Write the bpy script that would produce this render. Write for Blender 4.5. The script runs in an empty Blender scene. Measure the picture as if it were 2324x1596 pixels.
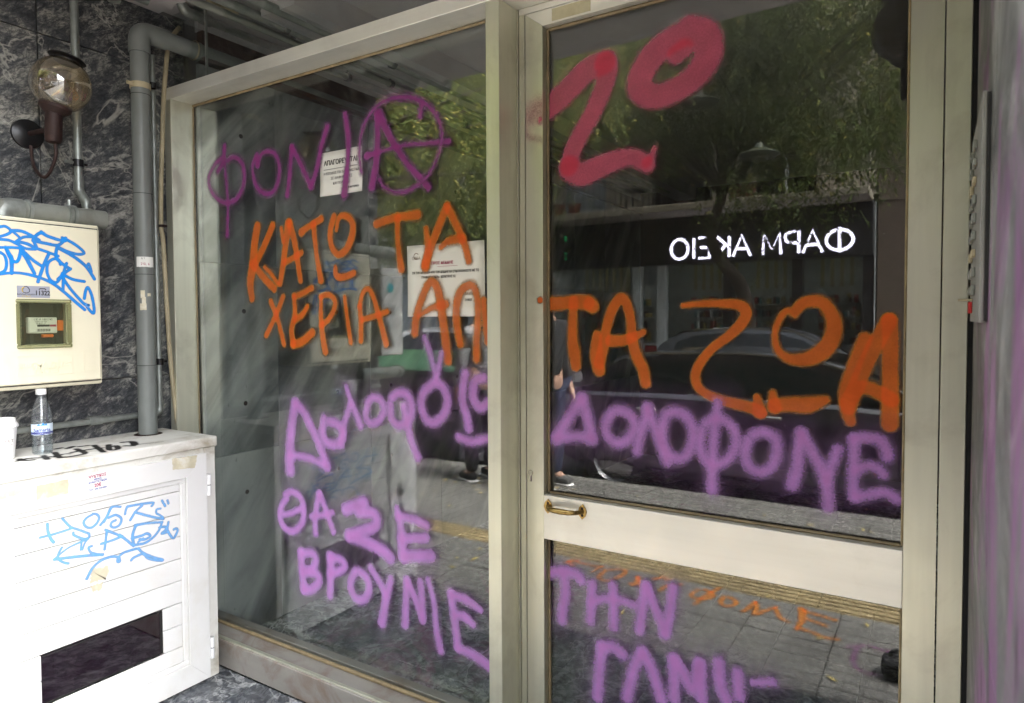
import bpy, bmesh, math, random
import numpy as np
from mathutils import Vector, Matrix
random.seed(7); rng = np.random.default_rng(7)
S = bpy.context.scene; COL = S.collection
R_ = math.radians

# ------------------------------------------------------------------ camera, sky, sun, exposure
FPX, CX, CY = 1530.0, 1162.0, 774.5
YAW, PITCH, ROLL = R_(32.25), R_(1.95), R_(-0.27)
CAM = np.array([0.0, -1.6, 1.37])
def _axes():
    f = np.array([-math.sin(YAW)*math.cos(PITCH), math.cos(YAW)*math.cos(PITCH), -math.sin(PITCH)])
    r = np.array([math.cos(YAW), math.sin(YAW), 0.0]); u = np.cross(r, f)
    return math.cos(ROLL)*r+math.sin(ROLL)*u, -math.sin(ROLL)*r+math.cos(ROLL)*u, f
CR_, CU_, CF_ = _axes()
cd = bpy.data.cameras.new('camera'); cam = bpy.data.objects.new('camera', cd); COL.objects.link(cam)
M = Matrix(((CR_[0], CU_[0], -CF_[0], CAM[0]), (CR_[1], CU_[1], -CF_[1], CAM[1]), (CR_[2], CU_[2], -CF_[2], CAM[2]), (0, 0, 0, 1)))
cam.matrix_world = M
cd.sensor_width = 36; cd.lens = FPX/2324*36; cd.shift_y = -23.5/2324; cd.clip_start = 0.02; cd.clip_end = 500
cd.dof.use_dof = True; cd.dof.focus_distance = 2.15; cd.dof.aperture_fstop = 5.0
S.camera = cam
W = bpy.data.worlds.new('World'); S.world = W; W.use_nodes = True
nt = W.node_tree; nt.nodes.clear()
sky = nt.nodes.new('ShaderNodeTexSky'); sky.sky_type = 'NISHITA'; sky.sun_disc = False
SUN_EL, SUN_ROT = R_(60), R_(87)
sky.sun_elevation = SUN_EL; sky.sun_rotation = SUN_ROT; sky.air_density = 1.0; sky.dust_density = 4.0; sky.ozone_density = 1.0
hs = nt.nodes.new('ShaderNodeHueSaturation'); hs.inputs['Saturation'].default_value = 0.35
bg = nt.nodes.new('ShaderNodeBackground'); bg.inputs['Strength'].default_value = 0.15
wo = nt.nodes.new('ShaderNodeOutputWorld')
nt.links.new(sky.outputs[0], hs.inputs['Color']); nt.links.new(hs.outputs[0], bg.inputs['Color']); nt.links.new(bg.outputs[0], wo.inputs[0])
sd = bpy.data.lights.new('sun', 'SUN'); sd.energy = 1.5; sd.angle = R_(16); sd.color = (1.0, 0.97, 0.92)
sun = bpy.data.objects.new('sun', sd); COL.objects.link(sun)
sv = Vector((math.sin(SUN_ROT)*math.cos(SUN_EL), math.cos(SUN_ROT)*math.cos(SUN_EL), math.sin(SUN_EL)))
sun.rotation_euler = sv.to_track_quat('Z', 'Y').to_euler()
S.render.engine = 'CYCLES'
S.cycles.max_bounces = 10; S.cycles.transparent_max_bounces = 40; S.cycles.glossy_bounces = 5; S.cycles.transmission_bounces = 8
S.view_settings.view_transform = 'Standard'; S.view_settings.look = 'None'; S.view_settings.gamma = 1
S.view_settings.exposure = 3.95

# ------------------------------------------------------------------ measuring helpers: a point of the photograph -> a point on a real plane
CR = {'A':(0,0,1.9956),'B':(0,700,1.9956),'D':(500,0,1.7736),'E':(600,700,1.773),'F':(700,1500,1.7105),'G':(1650,0,1.7737),'H':(2400,0,1.7734),'I':(1750,750,2.1278),'J':(2500,750,1.8773),'K':(1750,1450,1.6232),'L':(2500,1500,1.7105),'M':(0,1400,1.5963)}
def v(c, x, y): a = CR[c]; return ((a[0]+x/a[2])/1.52453, (a[1]+y/a[2])/1.52453)
def ray(x, y): return CF_+CR_*(x-CX)/FPX-CU_*(y-CY)/FPX
def onx(q, X): d = ray(*q); return CAM+d*(X-CAM[0])/d[0]
def ony(q, Y): d = ray(*q); return CAM+d*(Y-CAM[1])/d[1]
def onz(q, Z): d = ray(*q); return CAM+d*(Z-CAM[2])/d[2]
GL, GD = 0.10, 0.125          # glass planes: side panel, door
def seen_z(q, Z, g=GD): p = onz(q, Z); p[1] = 2*g-p[1]; return p     # where a thing mirrored in the glass stands
def seen_y(q, Y, g=GD): p = ony(q, 2*g-Y); p[1] = Y; return p
def seen_x(q, X, g=GL): p = onx(q, X); p[1] = 2*g-p[1]; return p

# ------------------------------------------------------------------ materials
MATS = {}
class NT:
    def __init__(s, name):
        s.m = bpy.data.materials.new(name); s.m.use_nodes = True; s.t = s.m.node_tree; s.t.nodes.clear()
        s.out = s.n('ShaderNodeOutputMaterial'); MATS[name] = s.m
    def n(s, t, **k):
        x = s.t.nodes.new(t)
        for a, b in k.items(): setattr(x, a, b)
        return x
    def l(s, a, b): s.t.links.new(a, b)
    def val(s, sock, x):
        if hasattr(x, 'is_linked') or hasattr(x, 'links'): s.l(x, sock)
        else: sock.default_value = x
    def math(s, op, a, b=None, c=None, clamp=False):
        x = s.n('ShaderNodeMath', operation=op); x.use_clamp = clamp
        s.val(x.inputs[0], a)
        if b is not None: s.val(x.inputs[1], b)
        if c is not None: s.val(x.inputs[2], c)
        return x.outputs[0]
    def mix(s, f, a, b):
        x = s.n('ShaderNodeMix', data_type='RGBA'); s.val(x.inputs[0], f)
        s.val(x.inputs[6], a if not isinstance(a, tuple) else (*a[:3], 1)); s.val(x.inputs[7], b if not isinstance(b, tuple) else (*b[:3], 1))
        return x.outputs[2]
    def ramp(s, f, pts, interp='LINEAR'):
        x = s.n('ShaderNodeValToRGB'); x.color_ramp.interpolation = interp; e = x.color_ramp.elements
        while len(e) < len(pts): e.new(0.5)
        for i, (p, c) in enumerate(pts):
            e[i].position = p; e[i].color = (c, c, c, 1) if not isinstance(c, tuple) else (*c[:3], 1)
        s.val(x.inputs[0], f); return x.outputs[0]
    def coord(s, scale=(1, 1, 1), rot=(0, 0, 0), jitter=False):
        tc = s.n('ShaderNodeNewGeometry'); mp = s.n('ShaderNodeMapping'); mp.inputs['Scale'].default_value = scale; mp.inputs['Rotation'].default_value = rot
        src = tc.outputs['Position']
        if jitter:
            oi = s.n('ShaderNodeObjectInfo'); a = s.n('ShaderNodeVectorMath', operation='MULTIPLY_ADD'); a.inputs[1].default_value = (1, 1, 1)
            mu = s.math('MULTIPLY', oi.outputs['Random'], 37.0); cx = s.n('ShaderNodeCombineXYZ')
            for i in range(3): s.l(mu, cx.inputs[i])
            s.l(src, a.inputs[0]); s.l(cx.outputs[0], a.inputs[2]); src = a.outputs[0]
        s.l(src, mp.inputs[0]); return mp.outputs[0]
    def noise(s, co, scale, detail=5, rough=0.55, dist=0.0):
        x = s.n('ShaderNodeTexNoise'); x.inputs['Scale'].default_value = scale; x.inputs['Detail'].default_value = detail
        x.inputs['Roughness'].default_value = rough; x.inputs['Distortion'].default_value = dist; s.l(co, x.inputs['Vector']); return x.outputs['Fac']
    def bump(s, h, strength=0.2, dist=0.01):
        x = s.n('ShaderNodeBump'); x.inputs['Strength'].default_value = strength; x.inputs['Distance'].default_value = dist; s.l(h, x.inputs['Height']); return x.outputs[0]
    def pr(s, color, rough=0.5, metal=0.0, normal=None, spec=None, emit=None, estr=0, trans=0, alpha=None, ior=None, coat=0):
        p = s.n('ShaderNodeBsdfPrincipled')
        s.val(p.inputs['Base Color'], color if not isinstance(color, tuple) else (*color[:3], 1))
        s.val(p.inputs['Roughness'], rough); s.val(p.inputs['Metallic'], metal)
        if normal is not None: s.l(normal, p.inputs['Normal'])
        if spec is not None: p.inputs['Specular IOR Level'].default_value = spec
        if emit: p.inputs['Emission Color'].default_value = (*emit, 1); p.inputs['Emission Strength'].default_value = estr
        if trans: p.inputs['Transmission Weight'].default_value = trans
        if ior: p.inputs['IOR'].default_value = ior
        if coat: p.inputs['Coat Weight'].default_value = coat; p.inputs['Coat Roughness'].default_value = 0.05
        if alpha is not None: s.val(p.inputs['Alpha'], alpha)
        return p.outputs[0]
    def end(s, sh): s.l(sh, s.out.inputs[0]); return s.m

def mat(name, c, rough=0.5, metal=0.0, var=0.15, scale=12, bump=0.1, bs=60, stretch=(1, 1, 1), dirt=None, dirt_amt=0.4, dirt_scale=4, coat=0, spec=None):
    t = NT(name); co = t.coord(stretch)
    f = t.noise(co, scale, 6, 0.6)
    col = t.mix(t.ramp(f, [(0.3, 0.0), (0.7, 1.0)]), tuple(x*(1-var) for x in c), tuple(min(1, x*(1+var)) for x in c))
    if dirt:
        d = t.noise(t.coord(), dirt_scale, 8, 0.65, 0.6); col = t.mix(t.math('MULTIPLY', t.ramp(d, [(0.52, 0.0), (0.68, 1.0)]), dirt_amt), col, dirt)
    b = t.noise(co, bs, 4, 0.6); r = t.math('MULTIPLY_ADD', t.noise(t.coord(), 9, 5), 0.25, rough-0.12)
    return t.end(t.pr(col, r, metal, t.bump(b, bump, 0.002), coat=coat, spec=spec))

alu = mat('champagne_aluminium', (0.66, 0.66, 0.54), 0.34, 0.7, 0.06, 30, 0.05, 300, (1, 1, 0.04), dirt=(0.30, 0.27, 0.20), dirt_amt=0.25, dirt_scale=5)
alu_h = mat('champagne_aluminium_lit_rail', (0.80, 0.79, 0.72), 0.34, 0.5, 0.05, 30, 0.05, 300, (0.04, 1, 1), dirt=(0.34, 0.31, 0.24), dirt_amt=0.15)  # same aluminium, lighter base colour stands in for brighter light on the rails
alu_dirty = mat('stained_aluminium_sill', (0.36, 0.34, 0.31), 0.45, 0.4, 0.12, 14, 0.1, 200, (0.2, 1, 1), dirt=(0.20, 0.13, 0.09), dirt_amt=0.7, dirt_scale=5)
bead = mat('yellowed_glazing_bead', (0.26, 0.20, 0.11), 0.6, 0, 0.35, 25, 0.3, 80, dirt=(0.12, 0.08, 0.04), dirt_amt=0.5)
rubber = mat('black_rubber', (0.015, 0.014, 0.013), 0.6)
dark_gap = mat('dark_gap', (0.006, 0.006, 0.006), 0.9)
pvc = mat('grey_pvc_pipe', (0.17, 0.185, 0.175), 0.42, 0, 0.1, 6, 0.05, 90, dirt=(0.10, 0.10, 0.09), dirt_amt=0.3)
galv = mat('galvanised_steel_pipe', (0.27, 0.29, 0.27), 0.42, 0.6, 0.25, 18, 0.15, 120, dirt=(0.10, 0.095, 0.08), dirt_amt=0.5)
paintedpipe = mat('grey_painted_gas_pipe', (0.24, 0.25, 0.22), 0.45, 0.2, 0.12, 14, 0.12, 90, dirt=(0.10, 0.09, 0.07), dirt_amt=0.5)
cable_m = mat('cream_cable_sheath', (0.42, 0.36, 0.23), 0.55, 0, 0.2, 10, 0.1, 80, dirt=(0.15, 0.12, 0.07))
rust = mat('brown_rusted_lamp_metal', (0.030, 0.014, 0.012), 0.6, 0.3, 0.4, 30, 0.4, 140)
blackmetal = mat('black_painted_metal', (0.010, 0.010, 0.011), 0.35, 0.3)
cream = mat('cream_gas_box_plastic', (0.70, 0.66, 0.50), 0.42, 0, 0.04, 5, 0.06, 160, dirt=(0.45, 0.40, 0.27), dirt_amt=0.25, dirt_scale=3)
white_paint = mat('white_painted_metal', (0.74, 0.74, 0.72), 0.42, 0, 0.03, 5, 0.05, 120, dirt=(0.55, 0.50, 0.38), dirt_amt=0.25, dirt_scale=3)
white_worn = mat('worn_white_carcass', (0.70, 0.69, 0.64), 0.5, 0, 0.05, 8, 0.15, 90, dirt=(0.27, 0.22, 0.13), dirt_amt=0.75, dirt_scale=4)
white_plastic = mat('white_plastic', (0.8, 0.8, 0.8), 0.35, 0, 0.02)
paper_m = mat('white_paper', (0.78, 0.78, 0.74), 0.8, 0, 0.03, 5, 0.02)
sticker_old = mat('peeled_sticker_residue', (0.58, 0.53, 0.38), 0.7, 0, 0.15, 25, 0.3, 60, dirt=(0.72, 0.70, 0.62), dirt_amt=0.9, dirt_scale=25)
ink = mat('black_ink', (0.02, 0.02, 0.022), 0.7); ink_red = mat('red_ink', (0.35, 0.04, 0.10), 0.7); ink_blue = mat('blue_ink', (0.03, 0.06, 0.30), 0.6)
ink_grey = mat('grey_ink', (0.25, 0.20, 0.16), 0.7); ink_yel = mat('yellow_ink', (0.6, 0.42, 0.05), 0.6)
brass = mat('aged_brass', (0.42, 0.29, 0.10), 0.3, 0.9, 0.3, 40, 0.15, 120, dirt=(0.12, 0.08, 0.04), dirt_amt=0.6, dirt_scale=30)
chrome = mat('nickel_lock', (0.6, 0.58, 0.52), 0.2, 1.0)
orange_plastic = mat('orange_plastic', (0.75, 0.18, 0.03), 0.4)
greysticker = mat('grey_sticker', (0.30, 0.31, 0.37), 0.5, 0, 0.03)
soffit_m = mat('painted_soffit', (0.50, 0.48, 0.48), 0.85, 0, 0.08, 3, 0.25, 40, dirt=(0.32, 0.30, 0.28), dirt_amt=0.3)
wood_red = mat('red_brown_wood', (0.055, 0.022, 0.016), 0.5, 0, 0.3, 10, 0.2, 60, (1, 0.05, 1))
asphalt = mat('asphalt', (0.05, 0.05, 0.052), 0.85, 0, 0.3, 60, 0.6, 250)
stone_k = mat('kerb_stone', (0.15, 0.145, 0.135), 0.8, 0, 0.2, 12, 0.4, 60)
conc = mat('concrete_base', (0.15, 0.145, 0.135), 0.9, 0, 0.2, 8, 0.4, 60)
tile_m = mat('grey_paving_tile', (0.135, 0.13, 0.122), 0.75, 0, 0.22, 3, 0.3, 90, dirt=(0.09, 0.085, 0.08), dirt_amt=0.6, dirt_scale=2.2)
tact_m = mat('yellow_tactile_tile', (0.27, 0.21, 0.11), 0.75, 0, 0.25, 5, 0.3, 90, dirt=(0.13, 0.10, 0.06), dirt_amt=0.7, dirt_scale=6)
facade_m = mat('beige_render', (0.26, 0.23, 0.18), 0.9, 0, 0.08, 2, 0.2, 30, dirt=(0.25, 0.22, 0.17), dirt_amt=0.4)
facade2_m = mat('pale_render', (0.55, 0.54, 0.50), 0.9, 0, 0.06, 2, 0.2, 30, dirt=(0.35, 0.33, 0.28), dirt_amt=0.4)
facade3_m = mat('brown_render', (0.10, 0.075, 0.058), 0.9, 0, 0.08, 2, 0.2, 30)
fascia_m = mat('black_shop_fascia', (0.02, 0.02, 0.022), 0.35, 0, 0.1)
shutter_m = mat('grey_roller_shutter', (0.28, 0.30, 0.32), 0.5, 0, 0.1)
darkwin = mat('dark_window_glass', (0.01, 0.012, 0.013), 0.1)
bark_m = mat('dark_bark', (0.05, 0.04, 0.03), 0.9, 0, 0.4, 14, 0.8, 40, (1, 1, 0.2))
terracotta = mat('terracotta_planter', (0.22, 0.07, 0.045), 0.8)
shop_white = mat('shop_white_panel', (0.42, 0.44, 0.44), 0.5)
bin_green = mat('green_bin_lid', (0.03, 0.085, 0.045), 0.5, 0, 0.15); bin_dark = mat('dark_bin_body', (0.03, 0.035, 0.035), 0.55)
skin_m = mat('skin', (0.50, 0.30, 0.22), 0.5, 0, 0.05); hair_m = mat('dark_hair', (0.02, 0.015, 0.012), 0.6)
cloth_black = mat('black_cloth', (0.012, 0.012, 0.014), 0.9); cloth_navy = mat('navy_denim', (0.02, 0.03, 0.06), 0.9); shoe_m = mat('grey_sneaker_cloth', (0.10, 0.10, 0.10), 0.8)
steel_dark = mat('dark_iron_railing', (0.03, 0.03, 0.03), 0.5, 0.5)
carblack = mat('black_car_paint', (0.008, 0.008, 0.010), 0.18, 0.0, 0.05, coat=1); cargrey = mat('graphite_car_paint', (0.03, 0.032, 0.036), 0.2, 0.3, 0.05, coat=1)
carwhite = mat('white_car_paint', (0.75, 0.75, 0.75), 0.25, 0, 0.03, coat=1); tyre_m = mat('tyre_rubber', (0.02, 0.02, 0.02), 0.8); rim_m = mat('alloy_rim', (0.4, 0.4, 0.42), 0.3, 0.9)
carglass = mat('car_glass', (0.006, 0.009, 0.009), 0.12, spec=0.35)
leaflitter = mat('dry_leaf', (0.42, 0.33, 0.10), 0.8, 0, 0.3)

def marble_busy(name, dark, mid, light, sc=7.0, rot=(0, 0, 0), floor=False, pink=False):
    t = NT(name); co = t.coord((1, 1, 1) if not floor else (1, 1, 1), rot, jitter=True)
    r0 = t.n('ShaderNodeMapping'); r0.inputs['Rotation'].default_value = (R_(-35), R_(10), R_(20)); t.l(co, r0.inputs[0]); st = t.n('ShaderNodeMapping'); st.inputs['Scale'].default_value = (1.0, 0.75, 1.7); t.l(r0.outputs[0], st.inputs[0]); c2 = st.outputs[0]
    a = t.noise(c2, sc, 9, 0.72, 0.5)
    b = t.noise(c2, sc*3.1, 8, 0.7, 0.8)
    big = t.noise(co, sc*0.32, 4, 0.5, 0.5)
    f = t.math('ADD', t.math('MULTIPLY', a, 0.6), t.math('MULTIPLY', b, 0.4)); f = t.math('ADD', f, t.math('MULTIPLY_ADD', big, 0.22, -0.11))
    col = t.ramp(f, [(0.36, dark), (0.45, tuple(0.5*(x+y) for x, y in zip(dark, mid))), (0.50, mid), (0.56, tuple(0.5*(x+y) for x, y in zip(light, mid))), (0.66, light)])
    vn = t.math('ABSOLUTE', t.math('SUBTRACT', t.noise(c2, sc*1.6, 7, 0.7, 0.9), 0.5))
    vein = t.ramp(vn, [(0.0, 1.0), (0.018, 0.5), (0.05, 0.0)]); col = t.mix(t.math('MULTIPLY', vein, 0.85), col, tuple(x*0.75 for x in dark))
    wn = t.math('ABSOLUTE', t.math('SUBTRACT', t.noise(co, 1.7, 5, 0.6, 1.8), 0.47)); wv = t.ramp(wn, [(0.0, 1.0), (0.006, 0.6), (0.014, 0.0)])
    col = t.mix(t.math('MULTIPLY', wv, 0.6), col, tuple(min(1, x*1.25) for x in light))
    if pink:
        pk = t.noise(t.coord(), 2.6, 8, 0.7, 1.0); ps = t.n('ShaderNodeNewGeometry'); sx = t.n('ShaderNodeSeparateXYZ'); t.l(ps.outputs['Position'], sx.inputs[0])
        rx = t.math('ABSOLUTE', t.math('ADD', sx.outputs[0], 1.85)); msk = t.ramp(rx, [(0.25, 1.0), (0.6, 0.0)])
        col = t.mix(t.math('MULTIPLY', t.math('MULTIPLY', t.ramp(pk, [(0.5, 0.0), (0.62, 1.0)]), msk), 0.55), col, (0.42, 0.08, 0.26))
    return t.end(t.pr(col, t.math('MULTIPLY_ADD', b, 0.3, 0.12 if floor else 0.2), 0, t.bump(f, 0.04, 0.002)))
marble_out = marble_busy('dark_veined_marble', (0.014, 0.017, 0.023), (0.085, 0.088, 0.09), (0.36, 0.35, 0.31), 15.0)
marble_floor = marble_busy('mottled_floor_marble', (0.04, 0.05, 0.06), (0.20, 0.23, 0.24), (0.72, 0.76, 0.76), 6.0, (0, 0, R_(25)), True, True)
marble_floor_out = marble_busy('mottled_step_marble', (0.03, 0.035, 0.045), (0.11, 0.12, 0.13), (0.42, 0.43, 0.43), 6.0, (0, 0, R_(25)), True)
def marble_streak():
    t = NT('grey_streaked_marble'); co = t.coord(jitter=True)
    r0 = t.n('ShaderNodeMapping'); r0.inputs['Rotation'].default_value = (R_(38), 0, 0); t.l(co, r0.inputs[0]); mp = t.n('ShaderNodeMapping'); mp.inputs['Scale'].default_value = (1, 3.6, 0.75); t.l(r0.outputs[0], mp.inputs[0])
    a = t.noise(mp.outputs[0], 0.9, 6, 0.5, 1.0); b = t.noise(mp.outputs[0], 3.6, 8, 0.6, 0.7)
    f = t.math('ADD', t.math('MULTIPLY', a, 0.85), t.math('MULTIPLY', b, 0.15))
    col = t.ramp(f, [(0.32, (0.06, 0.07, 0.075)), (0.45, (0.18, 0.195, 0.20)), (0.53, (0.36, 0.375, 0.365)), (0.66, (0.62, 0.64, 0.60))])
    s = t.noise(t.coord((1, 3.0, 1), (R_(30), 0, 0)), 30, 3, 0.5); col = t.mix(t.ramp(s, [(0.68, 0.0), (0.75, 0.6)]), col, (0.05, 0.055, 0.06))
    return t.end(t.pr(col, 0.3, 0, None))
marble_in = marble_streak()

def glass_mat(name, tint, dust_veil=0.012):
    t = NT(name); g = t.n('ShaderNodeNewGeometry')
    d = t.n('ShaderNodeVectorMath', operation='DOT_PRODUCT'); t.l(g.outputs['Incoming'], d.inputs[0]); t.l(g.outputs['Normal'], d.inputs[1])
    c = t.math('ABSOLUTE', d.outputs['Value']); p = t.math('POWER', t.math('SUBTRACT', 1.0, c, clamp=True), 5.0)
    F = t.math('MULTIPLY_ADD', p, 0.92, 0.075)
    tr = t.n('ShaderNodeBsdfTransparent'); tr.inputs[0].default_value = (*tint, 1); gl = t.n('ShaderNodeBsdfGlossy'); gl.inputs['Roughness'].default_value = 0.0
    gl.inputs[0].default_value = (0.97, 0.98, 0.96, 1)
    m = t.n('ShaderNodeMixShader'); t.l(F, m.inputs[0]); t.l(tr.outputs[0], m.inputs[1]); t.l(gl.outputs[0], m.inputs[2])
    df = t.n('ShaderNodeBsdfDiffuse'); df.inputs[0].default_value = (0.6, 0.58, 0.55, 1)
    sm = t.noise(t.coord((1, 1, 0.35)), 2.5, 6, 0.7, 0.5); sp = t.noise(t.coord(), 260, 1, 0.5)
    fac = t.math('ADD', t.math('MULTIPLY', t.ramp(sm, [(0.35, 0.2), (0.75, 1.0)]), dust_veil), t.math('MULTIPLY', t.ramp(sp, [(0.80, 0.0), (0.83, 1.0)]), 0.35))
    m2 = t.n('ShaderNodeMixShader'); t.l(fac, m2.inputs[0]); t.l(m.outputs[0], m2.inputs[1]); t.l(df.outputs[0], m2.inputs[2])
    return t.end(m2.outputs[0])
glass_panel = glass_mat('clear_pane_glass', (0.90, 0.92, 0.91), 0.008)
glass_door = glass_mat('door_pane_glass', (0.80, 0.81, 0.80), 0.018)  # door dust doubles as a painted veil that washes out the reflections
def simple_clear(name, tint, rough=0.02, fres=0.06, dens=0.0, dcol=(0.5, 0.4, 0.3)):
    t = NT(name); g = t.n('ShaderNodeNewGeometry'); d = t.n('ShaderNodeVectorMath', operation='DOT_PRODUCT'); t.l(g.outputs['Incoming'], d.inputs[0]); t.l(g.outputs['Normal'], d.inputs[1])
    c = t.math('ABSOLUTE', d.outputs['Value']); p = t.math('POWER', t.math('SUBTRACT', 1.0, c, clamp=True), 3.5); F = t.math('MULTIPLY_ADD', p, 0.8, fres, clamp=True)
    tr = t.n('ShaderNodeBsdfTransparent'); tr.inputs[0].default_value = (*tint, 1); gl = t.n('ShaderNodeBsdfGlossy'); gl.inputs['Roughness'].default_value = rough
    m = t.n('ShaderNodeMixShader'); t.l(F, m.inputs[0]); t.l(tr.outputs[0], m.inputs[1]); t.l(gl.outputs[0], m.inputs[2]); sh = m.outputs[0]
    if dens:
        df = t.n('ShaderNodeBsdfDiffuse'); df.inputs[0].default_value = (*dcol, 1); m2 = t.n('ShaderNodeMixShader'); m2.inputs[0].default_value = dens
        t.l(sh, m2.inputs[1]); t.l(df.outputs[0], m2.inputs[2]); sh = m2.outputs[0]
    return t.end(sh)
globe_m = simple_clear('amber_smoked_globe_glass', (0.80, 0.70, 0.52), 0.015, 0.26, 0.07, (0.35, 0.28, 0.18))
globe_dark = simple_clear('dark_smoked_globe_glass', (0.30, 0.24, 0.20), 0.03, 0.06, 0.25, (0.10, 0.07, 0.06))
petm = simple_clear('clear_bottle_plastic', (0.93, 0.95, 0.96), 0.05, 0.10, 0.04, (0.8, 0.85, 0.9)); waterm = simple_clear('water', (0.93, 0.97, 0.98), 0.0, 0.05)
acryl = simple_clear('greenish_clear_cover', (0.78, 0.80, 0.66), 0.03, 0.06, 0.22, (0.28, 0.28, 0.18)); acryl_pane = simple_clear('clear_window_cover', (0.88, 0.90, 0.82), 0.02, 0.04, 0.03, (0.42, 0.42, 0.28))
winm = simple_clear('cabinet_window_glass', (0.22, 0.20, 0.21), 0.02, 0.16, 0.05, (0.15, 0.05, 0.12))
shopglass = simple_clear('shop_window_glass', (0.9, 0.92, 0.92), 0.02, 0.03)

def emis(name, c, s): t = NT(name); e = t.n('ShaderNodeEmission'); e.inputs[0].default_value = (*c, 1); e.inputs[1].default_value = s; return t.end(e.outputs[0])
sign_light = emis('lit_sign_letters', (0.80, 0.76, 1.0), 1.2); green_led = emis('green_led', (0.02, 1.0, 0.25), 0.2); spot_light = emis('lit_ceiling_spot', (0.95, 1.0, 0.95), 3.0)

def spray(name, thin, thick, speck=210, rough=0.45):
    t = NT(name); a = t.n('ShaderNodeAttribute'); a.attribute_name = 'paint'; d = a.outputs['Fac']
    n = t.noise(t.coord(), speck, 2, 0.6); edge = t.math('MULTIPLY', d, t.math('SUBTRACT', 1.0, d)); al = t.math('ADD', d, t.math('MULTIPLY', t.math('MULTIPLY', edge, 3.6), t.math('SUBTRACT', n, 0.5)), clamp=True); cov = t.noise(t.coord(), 17, 5, 0.6, 0.3); al = t.math('MULTIPLY', al, t.math('MULTIPLY_ADD', t.ramp(cov, [(0.3, 0.0), (0.7, 1.0)]), 0.24, 0.76))
    col = t.mix(t.ramp(d, [(0.80, 0.0), (0.985, 1.0)]), thin, thick); big = t.noise(t.coord(), 9, 3); col = t.mix(t.math('MULTIPLY', big, 0.25), col, tuple(x*0.8 for x in thin))
    df = t.pr(col, rough, 0, None, spec=0.2); tr = t.n('ShaderNodeBsdfTransparent'); m = t.n('ShaderNodeMixShader'); t.l(al, m.inputs[0]); t.l(tr.outputs[0], m.inputs[1]); t.l(df, m.inputs[2]); return t.end(m.outputs[0])
sp_orange = spray('orange_spray_paint', (0.50, 0.17, 0.025), (0.80, 0.11, 0.01)); sp_mag = spray('magenta_spray_paint', (0.26, 0.07, 0.24), (0.28, 0.03, 0.20)); sp_purple = spray('lilac_spray_paint', (0.54, 0.27, 0.68), (0.55, 0.22, 0.60))
sp_red = spray('red_spray_paint', (0.52, 0.11, 0.18), (0.62, 0.035, 0.08), 200); sp_blue = spray('blue_marker', (0.01, 0.24, 0.70), (0.01, 0.22, 0.68), 60, 0.4); sp_lblue = spray('light_blue_marker', (0.16, 0.42, 0.80), (0.14, 0.40, 0.80), 90, 0.4); sp_black = spray('black_marker', (0.015, 0.015, 0.015), (0.01, 0.01, 0.01), 120, 0.5)

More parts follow.
